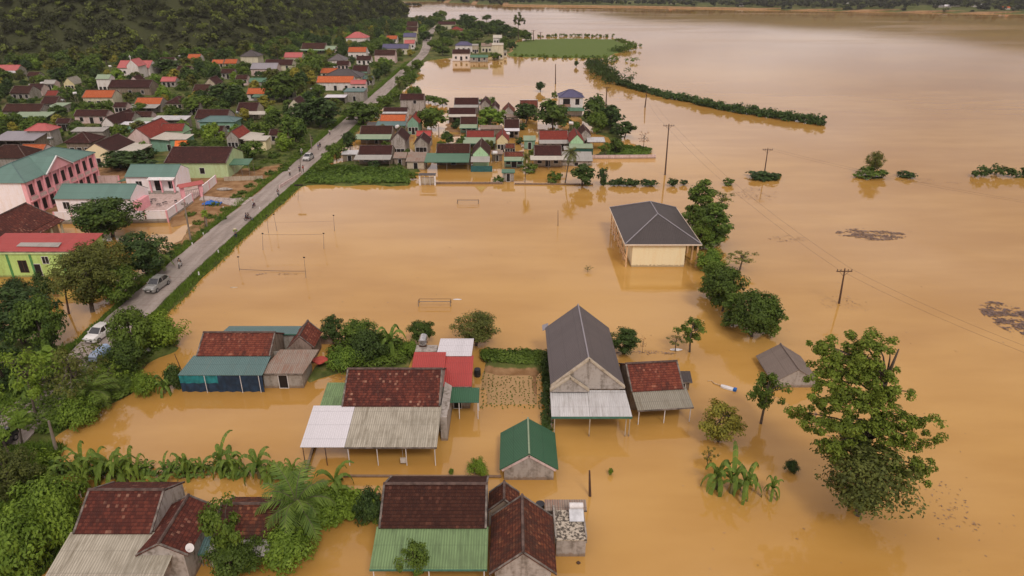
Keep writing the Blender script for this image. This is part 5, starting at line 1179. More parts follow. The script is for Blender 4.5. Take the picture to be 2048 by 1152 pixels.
TL([('olive', 1728, 1050, 905, 168, 'dense low olive tree under the biggest tree at right'),
 ('loose', 1525, 853, 752, 60, 'slim leaning tree with small dark crown left of the biggest tree'),
 ('yel', 1440, 892, 818, 86, 'round yellow green bush standing in open water below the red tiled annex'),
 ('loose', 1381, 708, 640, 46, 'young tree with thin trunk and round top right of the steep metal house'),
 ('sparse', 1352, 706, 672, 36, 'pale half drowned twiggy shrub left of the young thin trunk tree'),
 ('dark', 1248, 712, 662, 54, 'dark small tree touching the right side of the steep metal roof'),
 ('bare', 1285, 706, 674, 16, 'bare forked stump tree between the two small trees behind the red annex'),
 ('bamboo', 1398, 460, 364, 66, 'tall bushy tree clump directly right of the charcoal hall roof, farther one'),
 ('bamboo', 1425, 496, 408, 76, 'broad tree clump right of the charcoal hall roof, nearer one'),
 ('bush', 1422, 545, 505, 56, 'low tree at the right front corner of the yellow hall'),
 ('sparse', 1482, 545, 508, 62, 'thin leaning branchy shrub reaching over water right of the yellow hall'),
 ('sparse', 1440, 440, 384, 50, 'green bushy crown behind the two tree clumps beside the hall'), ('mango2', 1402, 500, 450, 46, 'tree filling the gap at the corner of the charcoal hall roof'), ('bamboo', 1430, 596, 528, 52, 'green tree at the upper end of the drowned row'), ('bamboo', 1536, 672, 606, 48, 'dark tree at the lower right end of the drowned row'),
 ('mango', 1448, 628, 540, 74, 'upper dark round tree of the drowned row below the yellow hall'),
 ('mango', 1508, 680, 592, 86, 'lower dark round tree of the drowned row below the yellow hall'),
 ('bamboo', 1470, 655, 590, 60, 'dark tree between the two round trees of the drowned row'),
 ('dark', 666, 690, 634, 38, 'small round topped tree behind the grey brick yard wall'),
 ('mango2', 716, 706, 648, 62, 'round green tree in the back garden of the mottled tile house'),
 ('dbush', 735, 728, 672, 74, 'dark shrub mass in the back garden left of the banana'),
 ('mango', 842, 692, 648, 44, 'dark green tree behind the steel water tank'),
 ('olive', 951, 698, 636, 84, 'wide grey green tree standing in water behind the white sheet roof'),
 ('bush', 690, 745, 704, 60, 'low garden bush beside the small green sheets'), ('bush', 820, 715, 688, 42, 'low shrub left of the steel water tank'),
 ('bush', 955, 953, 925, 38, 'small leafy bush in the water left of the green gable shed'), ('bush', 1221, 951, 938, 9, 'tiny tuft in the open water below the steep metal house'), ('bush', 903, 950, 938, 9, 'tiny plant tip in water below the long sheet veranda'),
 ('dbush', 1585, 945, 925, 26, 'small drowned twig tuft left of the low olive tree'), ('sparse', 1415, 942, 900, 28, 'pair of drowned twigs below the yellow green bush'),
 ('sparse', 1176, 544, 534, 16, 'floating branch tuft in the water left of the yellow hall'),
 ('mango', 216, 480, 404, 108, 'big dark round tree in front of the white school annex'),
 ('olive', 214, 590, 484, 90, 'feathery olive tree behind the lime green hall'), ('dark', 290, 560, 470, 84, 'dark dense tree beside the palm at the left road side'),
 ('olive', 175, 632, 508, 110, 'large olive green tree in front of the lime green hall'), ('mango2', 236, 612, 540, 84, 'mid green tree right of the large olive tree by the parked SUV'),
 ('dbush', 85, 600, 553, 44, 'bush against the lime green wall at the left'), ('dbush', 30, 596, 562, 50, 'bush at the foot of the lime wall near the left edge'),
 ('dark', 38, 702, 586, 110, 'large dark tree at the left edge above the flooded yard'), ('mango2', 88, 716, 606, 76, 'green round tree beside the large dark tree at the left edge'),
 ('dark', 5, 790, 700, 80, 'dark tree at the left edge below the flooded yard'), 
 ('airy', 60, 850, 705, 130, 'broad feathery tree over the road in the lower left'), ('airy2', 150, 830, 700, 130, 'wide yellowish feathery tree right of the lower left road bend'),
 ('airy', 215, 800, 745, 84, 'feathery tree between the blue covered truck and the water'), ('mango2', 268, 722, 626, 76, 'tall bushy tree right of the white car'),
 ('bush', 318, 700, 640, 84, 'wide shrub reaching over the water right of the white car'), ('mango', 255, 752, 690, 62, 'dense tree below the white car beside the white sack'),
 ('airy', 15, 940, 815, 110, 'leafy tree hiding the dark car at the lower left edge'), ('bush', 292, 792, 752, 46, 'rounded bush in the water left of the teal awning'),
 ('dbush', 352, 778, 735, 36, 'dark creeper bush at the corner of the teal awning'), ('bush', 160, 852, 800, 74, 'bank shrub above the banana row'),
 ('olive', 22, 1020, 920, 100, 'yellow green tree at the left edge above the grass bank'), ('bush', 90, 1060, 985, 120, 'bank shrub left of the weathered red roof'), ('bush', 45, 1150, 1050, 120, 'leafy shrub at the lower left corner'),
 ('bush', 130, 1110, 1010, 90, 'long shoot shrub touching the weathered red roof'),
 ('loose', 460, 1160, 1010, 72, 'thin leaved tree in front of the low dark outbuilding'), ('mango', 467, 1175, 1102, 86, 'dark round bush at the bottom edge below the outbuilding'),
 ('bush', 575, 1140, 1078, 100, 'leafy bush at the right of the low dark outbuilding'), ('bush', 648, 1050, 1000, 90, 'low shrub right of the big palm'), ('dbush', 740, 1050, 990, 60, 'shrub touching the left side of the foreground dark roof'),
 ('loose', 832, 1180, 1095, 60, 'small tree top in front of the faded green veranda at the bottom edge'),
 ('tall', 1037, 80, 25, 24, 'lone tall thin tree rising above the far village by the river'), ('f_mango', 1052, 84, 60, 26, 'round dark tree at the foot of the lone tall tree'),
 ('f_dark', 1081, 184, 163, 20, 'single small tree drowned in the far pond'), ('f_dark', 1153, 134, 121, 10, 'tiny single bush in the far pond near the dike'), ('f_bush', 1109, 196, 184, 11, 'tiny shrub just left of the blue roofed villa'),
 ('olive', 1746, 352, 304, 32, 'pale tall tree alone on a tiny mud island at right'), ('f_bush', 1744, 357, 340, 56, 'low shrubs around the foot of the island tree'),
 ('f_dbush', 1815, 356, 345, 34, 'flat dark shrub on the next mud islet right of the island tree'), ('f_dbush', 1528, 360, 347, 56, 'flat dark shrub at the foot of the mud bank pole'), ('f_bush', 1458, 371, 359, 22, 'small shrub alone in water right of the tall bushy clump')])
TL([('f_mango', 725, 252, 208, 66, 'olive tree at the road side left of the vivid orange roof'), ('f_mid', 862, 262, 214, 52, 'tree between the orange roof house and the garden of the flooded village'), ('f_bright', 980, 262, 217, 54, 'very round bright green tree in the flooded village'),
 ('f_mango', 1106, 264, 203, 70, 'largest round dark tree behind the crimson roof'), ('f_dark', 1052, 250, 207, 44, 'dark tree below the rust red two part roof'), ('f_mango', 1190, 252, 194, 46, 'tree right of the blue roofed villa'),
 ('f_dark', 1222, 262, 210, 48, 'dark tree at the far water side right of the villa'), ('f_mid', 1195, 268, 222, 36, 'lower green tree below the villa'), ('f_dark', 1250, 278, 243, 40, 'dark tree at the right tip above the green plot'), ('bare', 1288, 296, 264, 32, 'grey leafless tree at the right tip of the village'),
 ('f_dark', 1165, 374, 330, 50, 'dark round tree right of the coconut palm'), ('f_bush', 1109, 366, 347, 30, 'bush left of the coconut palm'), ('f_dbush', 1205, 371, 338, 20, 'thin shrub at the wall end right of the coconut palm'),
 ('f_bush', 1060, 345, 330, 34, 'garden bush by the porch left of the coconut palm'), ('f_loose', 1210, 314, 285, 26, 'slender tree beside the green plot'), ('f_bright', 655, 332, 306, 24, 'bright bush at the road verge by the crop plot'), ('f_mid', 672, 322, 286, 34, 'tree at the road side above the crop plot'),
 ('f_bush', 640, 348, 330, 28, 'verge bush left of the crop plot'), ('f_mid', 826, 360, 344, 16, 'single bush between the crop plot and the gate hut'), ('f_dark', 700, 304, 262, 26, 'tall dark shrub by the road left of the grey green porch'), ('f_bush', 997, 366, 354, 20, 'small bush left of the narrow box shed'),
 ('f_dark', 640, 262, 196, 74, 'big dark tree at the left side of the road'), ('f_dark', 610, 250, 205, 56, 'dark tree left of the big roadside tree'), ('f_mid', 590, 292, 232, 48, 'tall green tree between the gardens and the road'), ('f_bright', 428, 296, 248, 44, 'bright green round tree right of the orange tarpaulin'),
 ('f_dark', 250, 350, 304, 84, 'dark tree behind the white school office'), ('f_mid', 395, 232, 190, 56, 'olive tree in the middle of the left village'), ('f_dark', 445, 215, 168, 64, 'dark tree mass right of the olive tree in the left village'), ('f_mango', 560, 210, 150, 70, 'tree mass left of the long orange roof'),
 ('f_mid', 620, 160, 110, 48, 'green tree left of the slate hipped hall'), ('f_yel', 205, 290, 262, 26, 'yellow green bush behind the yellow gabled house'), ('f_dark', 330, 150, 118, 60, 'dark green tree right of the long pale sheet roof by the chapel')])
TL([('f_dark', px, pb, pt, wd, f'{a} dark tree of the far village shore') for a, px, pb, pt, wd in (('leftmost', 852, 84, 62, 26), ('second', 872, 40, 24, 14), ('third', 930, 50, 30, 18), ('fourth', 935, 66, 30, 22), ('fifth', 960, 70, 42, 30), ('sixth', 985, 66, 46, 30), ('seventh', 1012, 72, 48, 30))])
for i, (px, pb, pt, wd) in enumerate([(880, 70, 50, 24), (893, 86, 62, 26), (925, 82, 62, 26), (955, 80, 60, 28), (975, 104, 82, 20), (870, 102, 78, 26), (885, 112, 90, 30), (862, 58, 40, 16), (905, 76, 58, 24), (1000, 56, 40, 24), (1025, 100, 84, 16), (990, 120, 104, 18), (955, 98, 84, 16)]):
    tree(['f_mango', 'f_dark', 'f_mid'][i % 3], px, pb, pt, wd, 'leafy tree packed between the houses of the far village', 'tree', .3, 'trees packed between the far village houses')
for i in range(46):
    px = 846 + rnd.random() * 200; py = 38 + rnd.random() * 66
    if pip(np.array([px]), np.array([py]), [(845, 60), (858, 38), (905, 34), (990, 44), (1048, 62), (1030, 84), (1005, 108), (900, 104), (850, 100)])[0] and not any(abs(G(px, py, .3).x - hx) < ax + 2 and abs(G(px, py, .3).y - hy) < ay + 4 for hx, hy, ax, ay, hz in HB) and not (845 < px < 885 and 52 < py < 84):
        tree(['f_mango', 'f_dark', 'f_mid'][i % 3], px, py, py - 12 - 8 * rnd.random(), 20, 'leafy tree packed between the houses of the far village', 'tree', .3, 'trees packed between the far village houses')
# bananas and palms
BR = [(112, 952, 918, 52), (162, 960, 905, 66), (234, 966, 892, 88), (262, 970, 915, 66), (196, 962, 908, 58), (330, 958, 924, 50), (378, 954, 910, 54), (440, 956, 894, 82), (468, 950, 915, 50), (516, 964, 910, 76), (548, 962, 920, 54), (290, 952, 928, 42), (402, 950, 925, 40), (578, 962, 930, 44)]
NN = ['first', 'second', 'third', 'fourth', 'fifth', 'sixth', 'seventh', 'eighth', 'ninth', 'tenth', 'eleventh', 'twelfth', 'thirteenth', 'last']
for i, (px, pb, pt, wd) in enumerate(sorted(BR)):
    tree(['banana1', 'banana2', 'banana3'][i % 3], px, pb, pt, wd, f'{NN[i]} banana plant from the left in the drowned row above the bottom roofs', 'banana plant', group='banana plants in the drowned row')
TL([('banana1', 655, 1000, 938, 96, 'banana plant at the right of the big palm near the ditch wall'), ('banana2', 590, 1000, 945, 70, 'banana plant behind the big palm'), ('banana3', 780, 715, 654, 62, 'banana plant with arching leaves in the back garden'),
 ('banana3', 1435, 985, 930, 72, 'left one of the two big bananas standing in open water'), ('banana1', 1482, 1003, 922, 92, 'right one of the two big bananas standing in open water'), ('banana3', 1545, 998, 958, 40, 'small drowned banana right of the two big ones'),
 ('banana1', 75, 1010, 955, 84, 'banana plant at the bank above the weathered red roof'), ('banana2', 318, 986, 955, 70, 'banana leaves poking up behind the weathered red roof'), ('banana1', 322, 788, 742, 50, 'banana plant in the water left of the teal awning'),
 ('banana2', 60, 800, 735, 60, 'banana plant among the lower left trees'), ('banana2', 740, 1040, 985, 50, 'banana plant left of the foreground dark roof'), ('banana1', 160, 985, 935, 50, 'stray banana between the drowned row and the weathered roof')], 'banana plant')
TL([('palm', 597, 1085, 962, 150, 'big spreading palm in front of the low dark outbuilding'), ('palm', 180, 830, 752, 100, 'palm half hidden by the olive trees at the lower left'), ('palm', 310, 555, 482, 62, 'palm leaning toward the road beside the dark tree'),
 ('coconut', 1131, 368, 297, 52, 'coconut palm with thin trunk in front of the flooded village'), ('coconut', 1050, 366, 304, 30, 'small coconut palm with leaning stem left of the tall coconut'), ('coconut', 745, 180, 148, 34, 'tall palm in the row along the road'), ('coconut', 800, 195, 160, 30, 'palm on the pond side of the road')], 'palm tree')
TL([('papaya', 40, 905, 838, 60, 'papaya tree over the dark car at the lower left'), ('papaya', 120, 770, 700, 56, 'papaya tree beside the road at the lower left'), ('papaya', 410, 462, 420, 20, 'young papaya on the mud verge below the school'), ('papaya', 470, 475, 458, 14, 'tiny papaya seedling on the right road verge')], 'papaya')
# roadside, garden and island bushes that look alike
def rowg(key, pts, label, cat, group):
    for px, pb, pt, wd in pts: tree(key, px, pb, pt, wd, label, cat, .15, group)
rowg('f_bush', [(px, pb, pb - 9, 22) for px, pb in ((470, 400), (484, 392), (500, 378), (452, 425), (440, 445), (420, 440), (395, 452), (405, 470), (376, 492), (345, 512), (330, 525), (355, 500), (430, 415), (380, 435), (520, 368), (540, 352), (566, 345), (572, 336), (590, 322), (598, 312), (555, 330), (530, 330), (510, 342), (560, 318), (610, 300))],
     'small green weed bush on the left verge of the road', 'bush', 'weed bushes on the left road verge')
rowg('f_mid', [(805, 178, 150, 24), (822, 168, 142, 22), (815, 150, 130, 22), (835, 140, 118, 20), (792, 205, 180, 24), (770, 214, 190, 30), (745, 232, 205, 30), (830, 200, 172, 26), (856, 205, 190, 20), (870, 208, 192, 20), (885, 212, 196, 22)],
     'roadside tree between the road and the far pond', 'tree', 'trees between the road and the far pond')
rowg('f_dbush', [(x, 370 + (x % 3), 358 + (x % 5), 16 + x % 9) for x in (1228, 1240, 1256, 1268, 1292, 1304, 1346, 1368)], 'clump of drowned weeds in the line right of the coconut palm', 'bush', 'drowned weed clumps in a line')
# ------------------------------------------------------------------ filling trees of the left village and along the road
PLACED = []
def roofhit(x, y, Hh, Wd):
    c0, top = Proj(x, y, .7 + Hh); c1, bot = Proj(x, y, .7); hw = Wd / 2 * F / (y * CP + 40 * SP)
    for (hx, hy, ax, ay, hz) in HB:
        if abs(x - hx) < ax + Wd * .35 and abs(y - hy) < ay + Wd * .35: return True
        if hy > y - 2:          # roof behind the tree: keep most of it in view
            r0x, r0y = Proj(hx - ax, hy - ay, 3.4); r1x, r1y = Proj(hx + ax, hy, hz)
            if c0 + hw * .8 > r0x and c0 - hw * .8 < r1x and top < r0y - 1 and bot > r1y: return True
    return False
kinds = ['f_mango', 'f_mid', 'f_dark', 'f_bright', 'f_olive', 'f_yel', 'f_bush', 'f_dbush', 'f_tall']
wts = [.17, .2, .16, .08, .13, .06, .10, .06, .04]
fr = random.Random(11); cnt = {k: 0 for k in kinds}
LB = {'f_mango': ('dark glossy round tree among the houses of the left village', 'tree'), 'f_mid': ('mid green broad tree among the houses of the left village', 'tree'), 'f_dark': ('deep green dense tree among the houses of the left village', 'tree'),
 'f_bright': ('bright green fruit tree among the houses of the left village', 'tree'), 'f_olive': ('olive green loose tree among the houses of the left village', 'tree'), 'f_yel': ('yellowish green round tree among the houses of the left village', 'tree'),
 'f_bush': ('low green bush in the gardens of the left village', 'bush'), 'f_dbush': ('low dark bush in the gardens of the left village', 'bush'), 'f_tall': ('narrow tall tree rising among the left village roofs', 'tree')}
tries = 0; made = 0
FT = np.array(FOOT)
while made < 640 and tries < 26000:
    tries += 1
    y = 150 + 560 * fr.random() ** 1.15; x = -59 - fr.random() * min(330, 60 + y * .62)
    px, py = Proj(x, y, 1)
    if px < -60 or py > 372 or py < 34: continue
    if bool(pip(np.array([x]), np.array([y]), FOOT)[0]): continue
    if not bool(pip(np.array([x]), np.array([y]), BIG[0][0])[0]): continue
    if 150 < px < 560 and py > 316 and not (px < 250 and py < 340): continue
    k = fr.choices(kinds, wts)[0]; H0, W0 = PROTO[k][:2]; s = fr.uniform(.65, 1.15) * (1.25 if y > 300 else .95); Hh, Wd = H0 * s, W0 * s * fr.uniform(.9, 1.25)
    if roofhit(x, y, Hh * .8, Wd):
        if fr.random() < .5: continue
        k = fr.choice(['f_bush', 'f_dbush']); H0, W0 = PROTO[k][:2]; Hh, Wd = H0 * .8, W0 * .9
        if any(abs(x - hx) < ax + .6 and abs(y - hy) < ay + 2.2 for hx, hy, ax, ay, hz in HB): continue
    if any((x - a) ** 2 + (y - b2) ** 2 < ((Wd + c_) * .36) ** 2 for a, b2, c_ in PLACED + TREEPOS[:150]): continue
    if cnt[k] > 200: continue
    PLACED.append((x, y, Wd)); cnt[k] += 1; made += 1
    lb, ct = LB[k]; plant(k, x, y, .55, Hh, Wd, lb, ct, lb.split(' tree')[0].split(' bush')[0] + ' plants of the left village', rz=fr.random() * 6.28)
print('filled', made, cnt)
# middle village gardens
made = 0; tries = 0
while made < 60 and tries < 6000:
    tries += 1
    px = fr.uniform(700, 1250); py = fr.uniform(215, 340); p = G(px, py, .2)
    z_ = GZ(p.x, p.y)
    if z_ < -.2: continue
    k = fr.choice(['f_bush', 'f_dbush', 'f_mid', 'f_bush', 'f_olive', 'f_mango']); H0, W0 = PROTO[k][:2]; s = fr.uniform(.5, .85); Hh, Wd = H0 * s, W0 * s
    if roofhit(p.x, p.y, Hh * .9, Wd) or any((p.x - a) ** 2 + (p.y - b2) ** 2 < ((Wd + c_) * .4) ** 2 for a, b2, c_ in PLACED + TREEPOS): continue
    PLACED.append((p.x, p.y, Wd)); made += 1
    plant(k, p.x, p.y, 0, Hh, Wd, 'small garden plant between the flooded houses right of the road', 'bush', 'garden plants between the flooded houses')
# ------------------------------------------------------------------ uncountable greenery
def stuff(name, V_, F_, mat_, label, cat='vegetation', kind='stuff'):
    o = bpy.data.objects.new(name, npmesh(name, V_, F_, mat_)); COL.objects.link(o); tag(o, label, cat, kind=kind); return o
def scatter_px(poly, n, z, rng):
    out = []; P = np.array(poly, float); wp = np.array(gp(poly, z)); lo, hi = wp.min(0), wp.max(0)
    while len(out) < n:
        q = lo + rng.rand(n * 3, 2) * (hi - lo); q = q[pip(q[:, 0], q[:, 1], [tuple(a) for a in wp])]; out += q.tolist()
    return np.array(out[:n])
def low_mass(name, poly, n, h, leaf, mk, label, seed, z0=.2, per=9, hv=.5, kind='stuff', r=.5):
    rng = np.random.RandomState(seed); q = scatter_px(poly, n, z0, rng)
    hh = h * (1 - hv + hv * 2 * vnoise(q[:, 0], q[:, 1], 1.8, seed)) * (.6 + .4 * rng.rand(n))
    c = np.column_stack([q, z0 + hh * .6]); V_, F_ = clumps(c, np.full(n, r), per, leaf, rng, .8); return stuff(name, V_, F_, L_[mk], label, kind=kind)
low_mass('crops', [(612, 352), (640, 335), (700, 337), (818, 345), (820, 368), (612, 368)], 1500, 1.3, .30, 'crop', 'dense green crop plot standing at the flood edge', 1)
low_mass('crops', [(1215, 311), (1298, 311), (1304, 301), (1270, 293), (1222, 293)], 420, .8, .3, 'crop', 'green leafy plot behind the cement wall at the village tip', 2)
low_mass('creepers', [(964, 702), (1088, 707), (1088, 732), (1005, 728), (966, 722)], 700, .7, .2, 'mid', 'green creepers over the bank behind the seedling bed', 3)
low_mass('creepers', [(1086, 705), (1096, 705), (1100, 862), (1089, 862)], 200, .7, .2, 'dark', 'creepers along the left wall of the steep metal house', 4)
low_mass('undergrowth', [(655, 700), (690, 675), (800, 676), (826, 700), (820, 728), (700, 738), (660, 745)], 420, .8, .22, 'mid', 'undergrowth in the back garden of the mottled tile house', 5)
low_mass('undergrowth', [(0, 905), (60, 890), (120, 915), (70, 970), (120, 985), (150, 1000), (140, 1070), (60, 1160), (-100, 1160), (-100, 905)], 1500, .9, .2, 'bright', 'tangled undergrowth on the lower left bank', 6)
low_mass('undergrowth', [(0, 760), (120, 700), (200, 730), (255, 690), (330, 660), (362, 690), (300, 715), (272, 765), (160, 830), (90, 872), (0, 850)], 1300, 1.0, .22, 'mid', 'dark undergrowth around the lower left road bend', 7)
low_mass('undergrowth', [(560, 975), (700, 985), (765, 1010), (750, 1030), (640, 1060), (560, 1110)], 650, .9, .22, 'bright', 'undergrowth around the big palm and beside the foreground roof', 8)
low_mass('undergrowth', [(90, 925), (300, 928), (440, 932), (600, 940), (600, 955), (300, 955), (90, 950)], 150, .5, .2, 'banana', 'leaf litter and low growth under the drowned banana row', 9)
low_mass('undergrowth', [(200, 735), (240, 690), (255, 700), (268, 760), (262, 790), (180, 820)], 300, .9, .24, 'mid', 'bushy growth on the bank below the white car', 10)
low_mass('reeds', [(1512, 352), (1560, 350), (1558, 360), (1500, 360)], 60, .5, .4, 'dark', 'low reeds on the mud bank under the power pole', 12)
# hedge on the flooded dike
rng = np.random.RandomState(31); cs = []; rr = []
def along(pts, step, h, jit, z0=0, w_=1.2):
    P = [G(a, b_, 0) for a, b_ in pts]
    for A, B in zip(P[:-1], P[1:]):
        L = (B - A).length; n = max(2, int(L / step))
        for i in range(n):
            p = A.lerp(B, (i + rng.rand()) / n); hh = h * (.55 + .75 * rng.rand())
            for _ in range(3): cs.append((p.x + rng.normal() * jit, p.y + rng.normal() * jit * 1.3, z0 + hh * (.25 + .65 * rng.rand()))); rr.append(w_ * (.7 + .6 * rng.rand()))
along([(1188, 128), (1200, 145), (1215, 158), (1240, 170)], 1.2, 3.8, 3.0, 0, 1.8); along([(1235, 168), (1290, 184), (1330, 194), (1400, 208), (1420, 214)], .7, 2.0, .9)
along([(1400, 209), (1440, 218), (1500, 228), (1560, 237), (1600, 243), (1646, 250)], .6, 2.3, 1.0)
V_, F_ = clumps(cs, rr, 26, .46, rng, .6); o = stuff('hedge', V_, F_, L_['dark'], 'long dark hedge along the flooded dike curving through the open water', 'hedge', None); 
cs, rr = [], []; along([(1216, 105), (1240, 104), (1262, 99)], 1.5, 3.2, 2.5, 0, 1.6); along([(1205, 120), (1235, 122), (1262, 124)], 3.0, 2.5, 3.0, 0, 1.5)
V_, F_ = clumps(cs, rr, 24, .5, rng, .6); stuff('hedge', V_, F_, L_['mid'], 'scrubby bushes between the rice field and the dike hedge', 'hedge', None)
cs, rr = [], []; along([(1075, 74), (1150, 72), (1228, 74)], 2.5, 1.6, 1.2, 0, 1.1); along([(1030, 113), (1120, 115), (1215, 117)], 2.6, 1.4, 1.2, 0, 1.0); along([(1235, 82), (1272, 93)], 2, 2, 1.5, 0, 1.2)
V_, F_ = clumps(cs, rr, 18, .5, rng, .6); stuff('reeds', V_, F_, L_['mid'], 'reeds fringing the green rice field')
cs, rr = [], []; along([(1935, 353), (1975, 352), (2040, 354), (2075, 354)], 1.3, 2.2, .8, 0, 1.0)
V_, F_ = clumps(cs, rr, 30, .36, rng, .6); stuff('hedge', V_, F_, L_['dark'], 'dark hedge strip entering the flood from the right edge', 'hedge', None)
cs, rr = [], []; along([(1055, 118), (1200, 119)], 8, 1.2, 1.0, 0, .8); V_, F_ = clumps(cs, rr, 10, .4, rng, .6); stuff('weeds', V_, F_, L_['dark'], 'dotted weed tips in the far pond below the rice field')
# grass blades on the verges
def blades(q, h, rng):
    n = len(q); a = rng.rand(n) * 6.283; w_ = .05 + .05 * rng.rand(n); hh = h * (.5 + rng.rand(n)); dx, dy = np.cos(a) * w_, np.sin(a) * w_; lx, ly = rng.normal(size=(2, n)) * h * .4
    V_ = np.stack([np.column_stack([q[:, 0] - dx, q[:, 1] - dy, q[:, 2] - .05]), np.column_stack([q[:, 0] + dx, q[:, 1] + dy, q[:, 2] - .05]), np.column_stack([q[:, 0] + dx * .2 + lx, q[:, 1] + dy * .2 + ly, q[:, 2] + hh]), np.column_stack([q[:, 0] - dx * .2 + lx, q[:, 1] - dy * .2 + ly, q[:, 2] + hh])], 1).reshape(-1, 3)
    return V_, np.arange(n * 4).reshape(n, 4)
n = 60000; yy = 60 + 330 * rng.rand(n) ** 1.3; cx = np.interp(yy, [p[1] for p in ROAD], [p[0] for p in ROAD]); sd = np.where(rng.rand(n) < .5, -1, 1); xx = cx + sd * (2.95 + np.abs(rng.normal(size=n)) * .9)
jj = np.clip(np.searchsorted(xs, xx) - 1, 0, len(xs) - 2); ii = np.clip(np.searchsorted(ys, yy) - 1, 0, len(ys) - 2); zz = HG[ii, jj]; k_ = zz > -.05
V_, F_ = blades(np.column_stack([xx, yy, zz])[k_], .35, rng); stuff('grass', V_, F_, L_['crop'], 'rough grass growing on both road verges')
q = scatter_px([(0, 900), (130, 880), (90, 960), (160, 985), (150, 1065), (60, 1160), (-150, 1160), (-150, 900)], 22000, .8, rng)
jj = np.searchsorted(xs, q[:, 0]) - 1; ii = np.searchsorted(ys, q[:, 1]) - 1; V_, F_ = blades(np.column_stack([q, HG[ii, jj]]), .5, rng); stuff('grass', V_, F_, L_['crop'], 'tall grass on the lower left bank')
# seedlings in rows
ro_ = []; A_, B_, C_ = G(965, 742), G(1086, 744), G(963, 818)
for i in range(14):
    for j in range(34):
        if rng.rand() < .72: ro_.append((A_.x + (B_.x - A_.x) * (i + .5) / 14 + rng.normal() * .12, A_.y + (C_.y - A_.y) * (j + .5) / 34 + rng.normal() * .12, .10))
V_, F_ = clumps(np.array(ro_), np.full(len(ro_), .07), 7, .07, rng, .8); stuff('seedlings', V_, F_, L_['mid'], 'rows of small vegetable seedlings in the half drowned bed', 'seedlings')
# hillside forest and the woods on the far bank
def forest(name, X, Y, Z, rad, per, leaf, mk, label, hgt=1.0, seed=3):
    rng = np.random.RandomState(seed); c = []; r = []
    for x, y, z, R_ in zip(X, Y, Z, rad):
        for _ in range(5):
            d = rng.normal(size=3); d /= np.linalg.norm(d); c.append((x + d[0] * R_ * .55, y + d[1] * R_ * .55, z + R_ * hgt + abs(d[2]) * R_ * .45)); r.append(R_ * .5)
    V_, F_ = clumps(c, r, per, leaf, rng, .6); o = stuff(name, V_, F_, L_[mk], label, 'forest')
    t = np.repeat(.25 + .75 * rng.rand(len(X)), 5 * per * 4); at_ = o.data.attributes.new('tint', 'FLOAT', 'POINT'); at_.data.foreach_set('value', t.astype(np.float32)); return o
xx = -520 * np.random.RandomState(5).rand(26000) - 100; yy = 335 + 560 * np.random.RandomState(6).rand(26000)
k_ = pip(xx, yy, FOOT); xx, yy = xx[k_], yy[k_]; dh = dseg(xx, yy, FOOT); pxs = 1024 + F * xx / (yy * CP + 20 * SP)
k_ = (pxs > -260) & (dh < 230) & (np.random.RandomState(8).rand(len(xx)) < np.clip(1.3 - dh / 300, .3, 1)); xx, yy, dh = xx[k_][:9000], yy[k_][:9000], dh[k_][:9000]
jj = np.searchsorted(xs, xx) - 1; ii = np.searchsorted(ys, yy) - 1; zz = HG[ii, jj]
rr_ = 2.0 + 3.6 * np.random.RandomState(9).rand(len(xx)) ** 2
forest('hillside_forest', xx, yy, zz - .8 + 2.0 * np.random.RandomState(10).rand(len(xx)), rr_, 11, .80, 'hill', 'dense mixed forest covering the steep hill behind the left village')
rg = np.random.RandomState(12); xx = -250 + 1150 * rg.rand(9000); yy = 760 + 720 * rg.rand(9000); k_ = pip(xx, yy, BANK); xx, yy = xx[k_], yy[k_]; bd = dseg(xx, yy, BANK[:9])
k_ = (bd > 9) & (bd < 330) & (vnoise(xx, yy, 55, 40) + .35 * np.exp(-bd / 25) > .36); xx, yy = xx[k_][:4200], yy[k_][:4200]
BZ = lambda x, y: V[:, 2].reshape(HG.shape)[np.searchsorted(ys, y) - 1, np.searchsorted(xs, x) - 1]
forest('far_forest', xx, yy, BZ(xx, yy), 2.4 + 2.6 * rg.rand(len(xx)), 7, 1.6, 'far', 'grey green woods along the opposite river bank', .9)
for i, (px, py) in enumerate([(1345, 8), (1480, 12), (1700, 10), (1520, 9), (1876, 15), (1893, 15), (1910, 13), (1950, 14), (1962, 13), (2010, 19)]):
    p = G(px, py, 2.5); e_ = empty('distant_house', (p.x, p.y, 1.4), 'tiny pale house on the opposite river bank', 'house', 0, 'tiny houses on the opposite bank')
    q = MB(); q.prism([(-3, -1), (3, -1), (3, 3), (0, 4.6), (-3, 3)], -4.5, 4.5); q.build('wall', W_['white'], e_)
    q = MB(); q.slab([(-4.8, -3.3, 2.95), (4.8, -3.3, 2.95), (4.8, 0, 4.75), (-4.8, 0, 4.75)], .1); q.slab([(-4.8, 0, 4.75), (4.8, 0, 4.75), (4.8, 3.3, 2.95), (-4.8, 3.3, 2.95)], .1); q.build('roof', T['orange'] if i % 3 == 0 else SH['white'], e_)
xx = np.array([G(px, 9 if px < 830 else 10).x for px in range(800, 843, 3)]); yy = np.array([G(px, 11).y for px in range(800, 843, 3)])
forest('drowned_bushes', xx, yy, np.full(len(xx), -1.0), np.full(len(xx), 3.6), 8, 1.2, 'far', 'small line of drowned bushes in the river beyond the hill', .5)
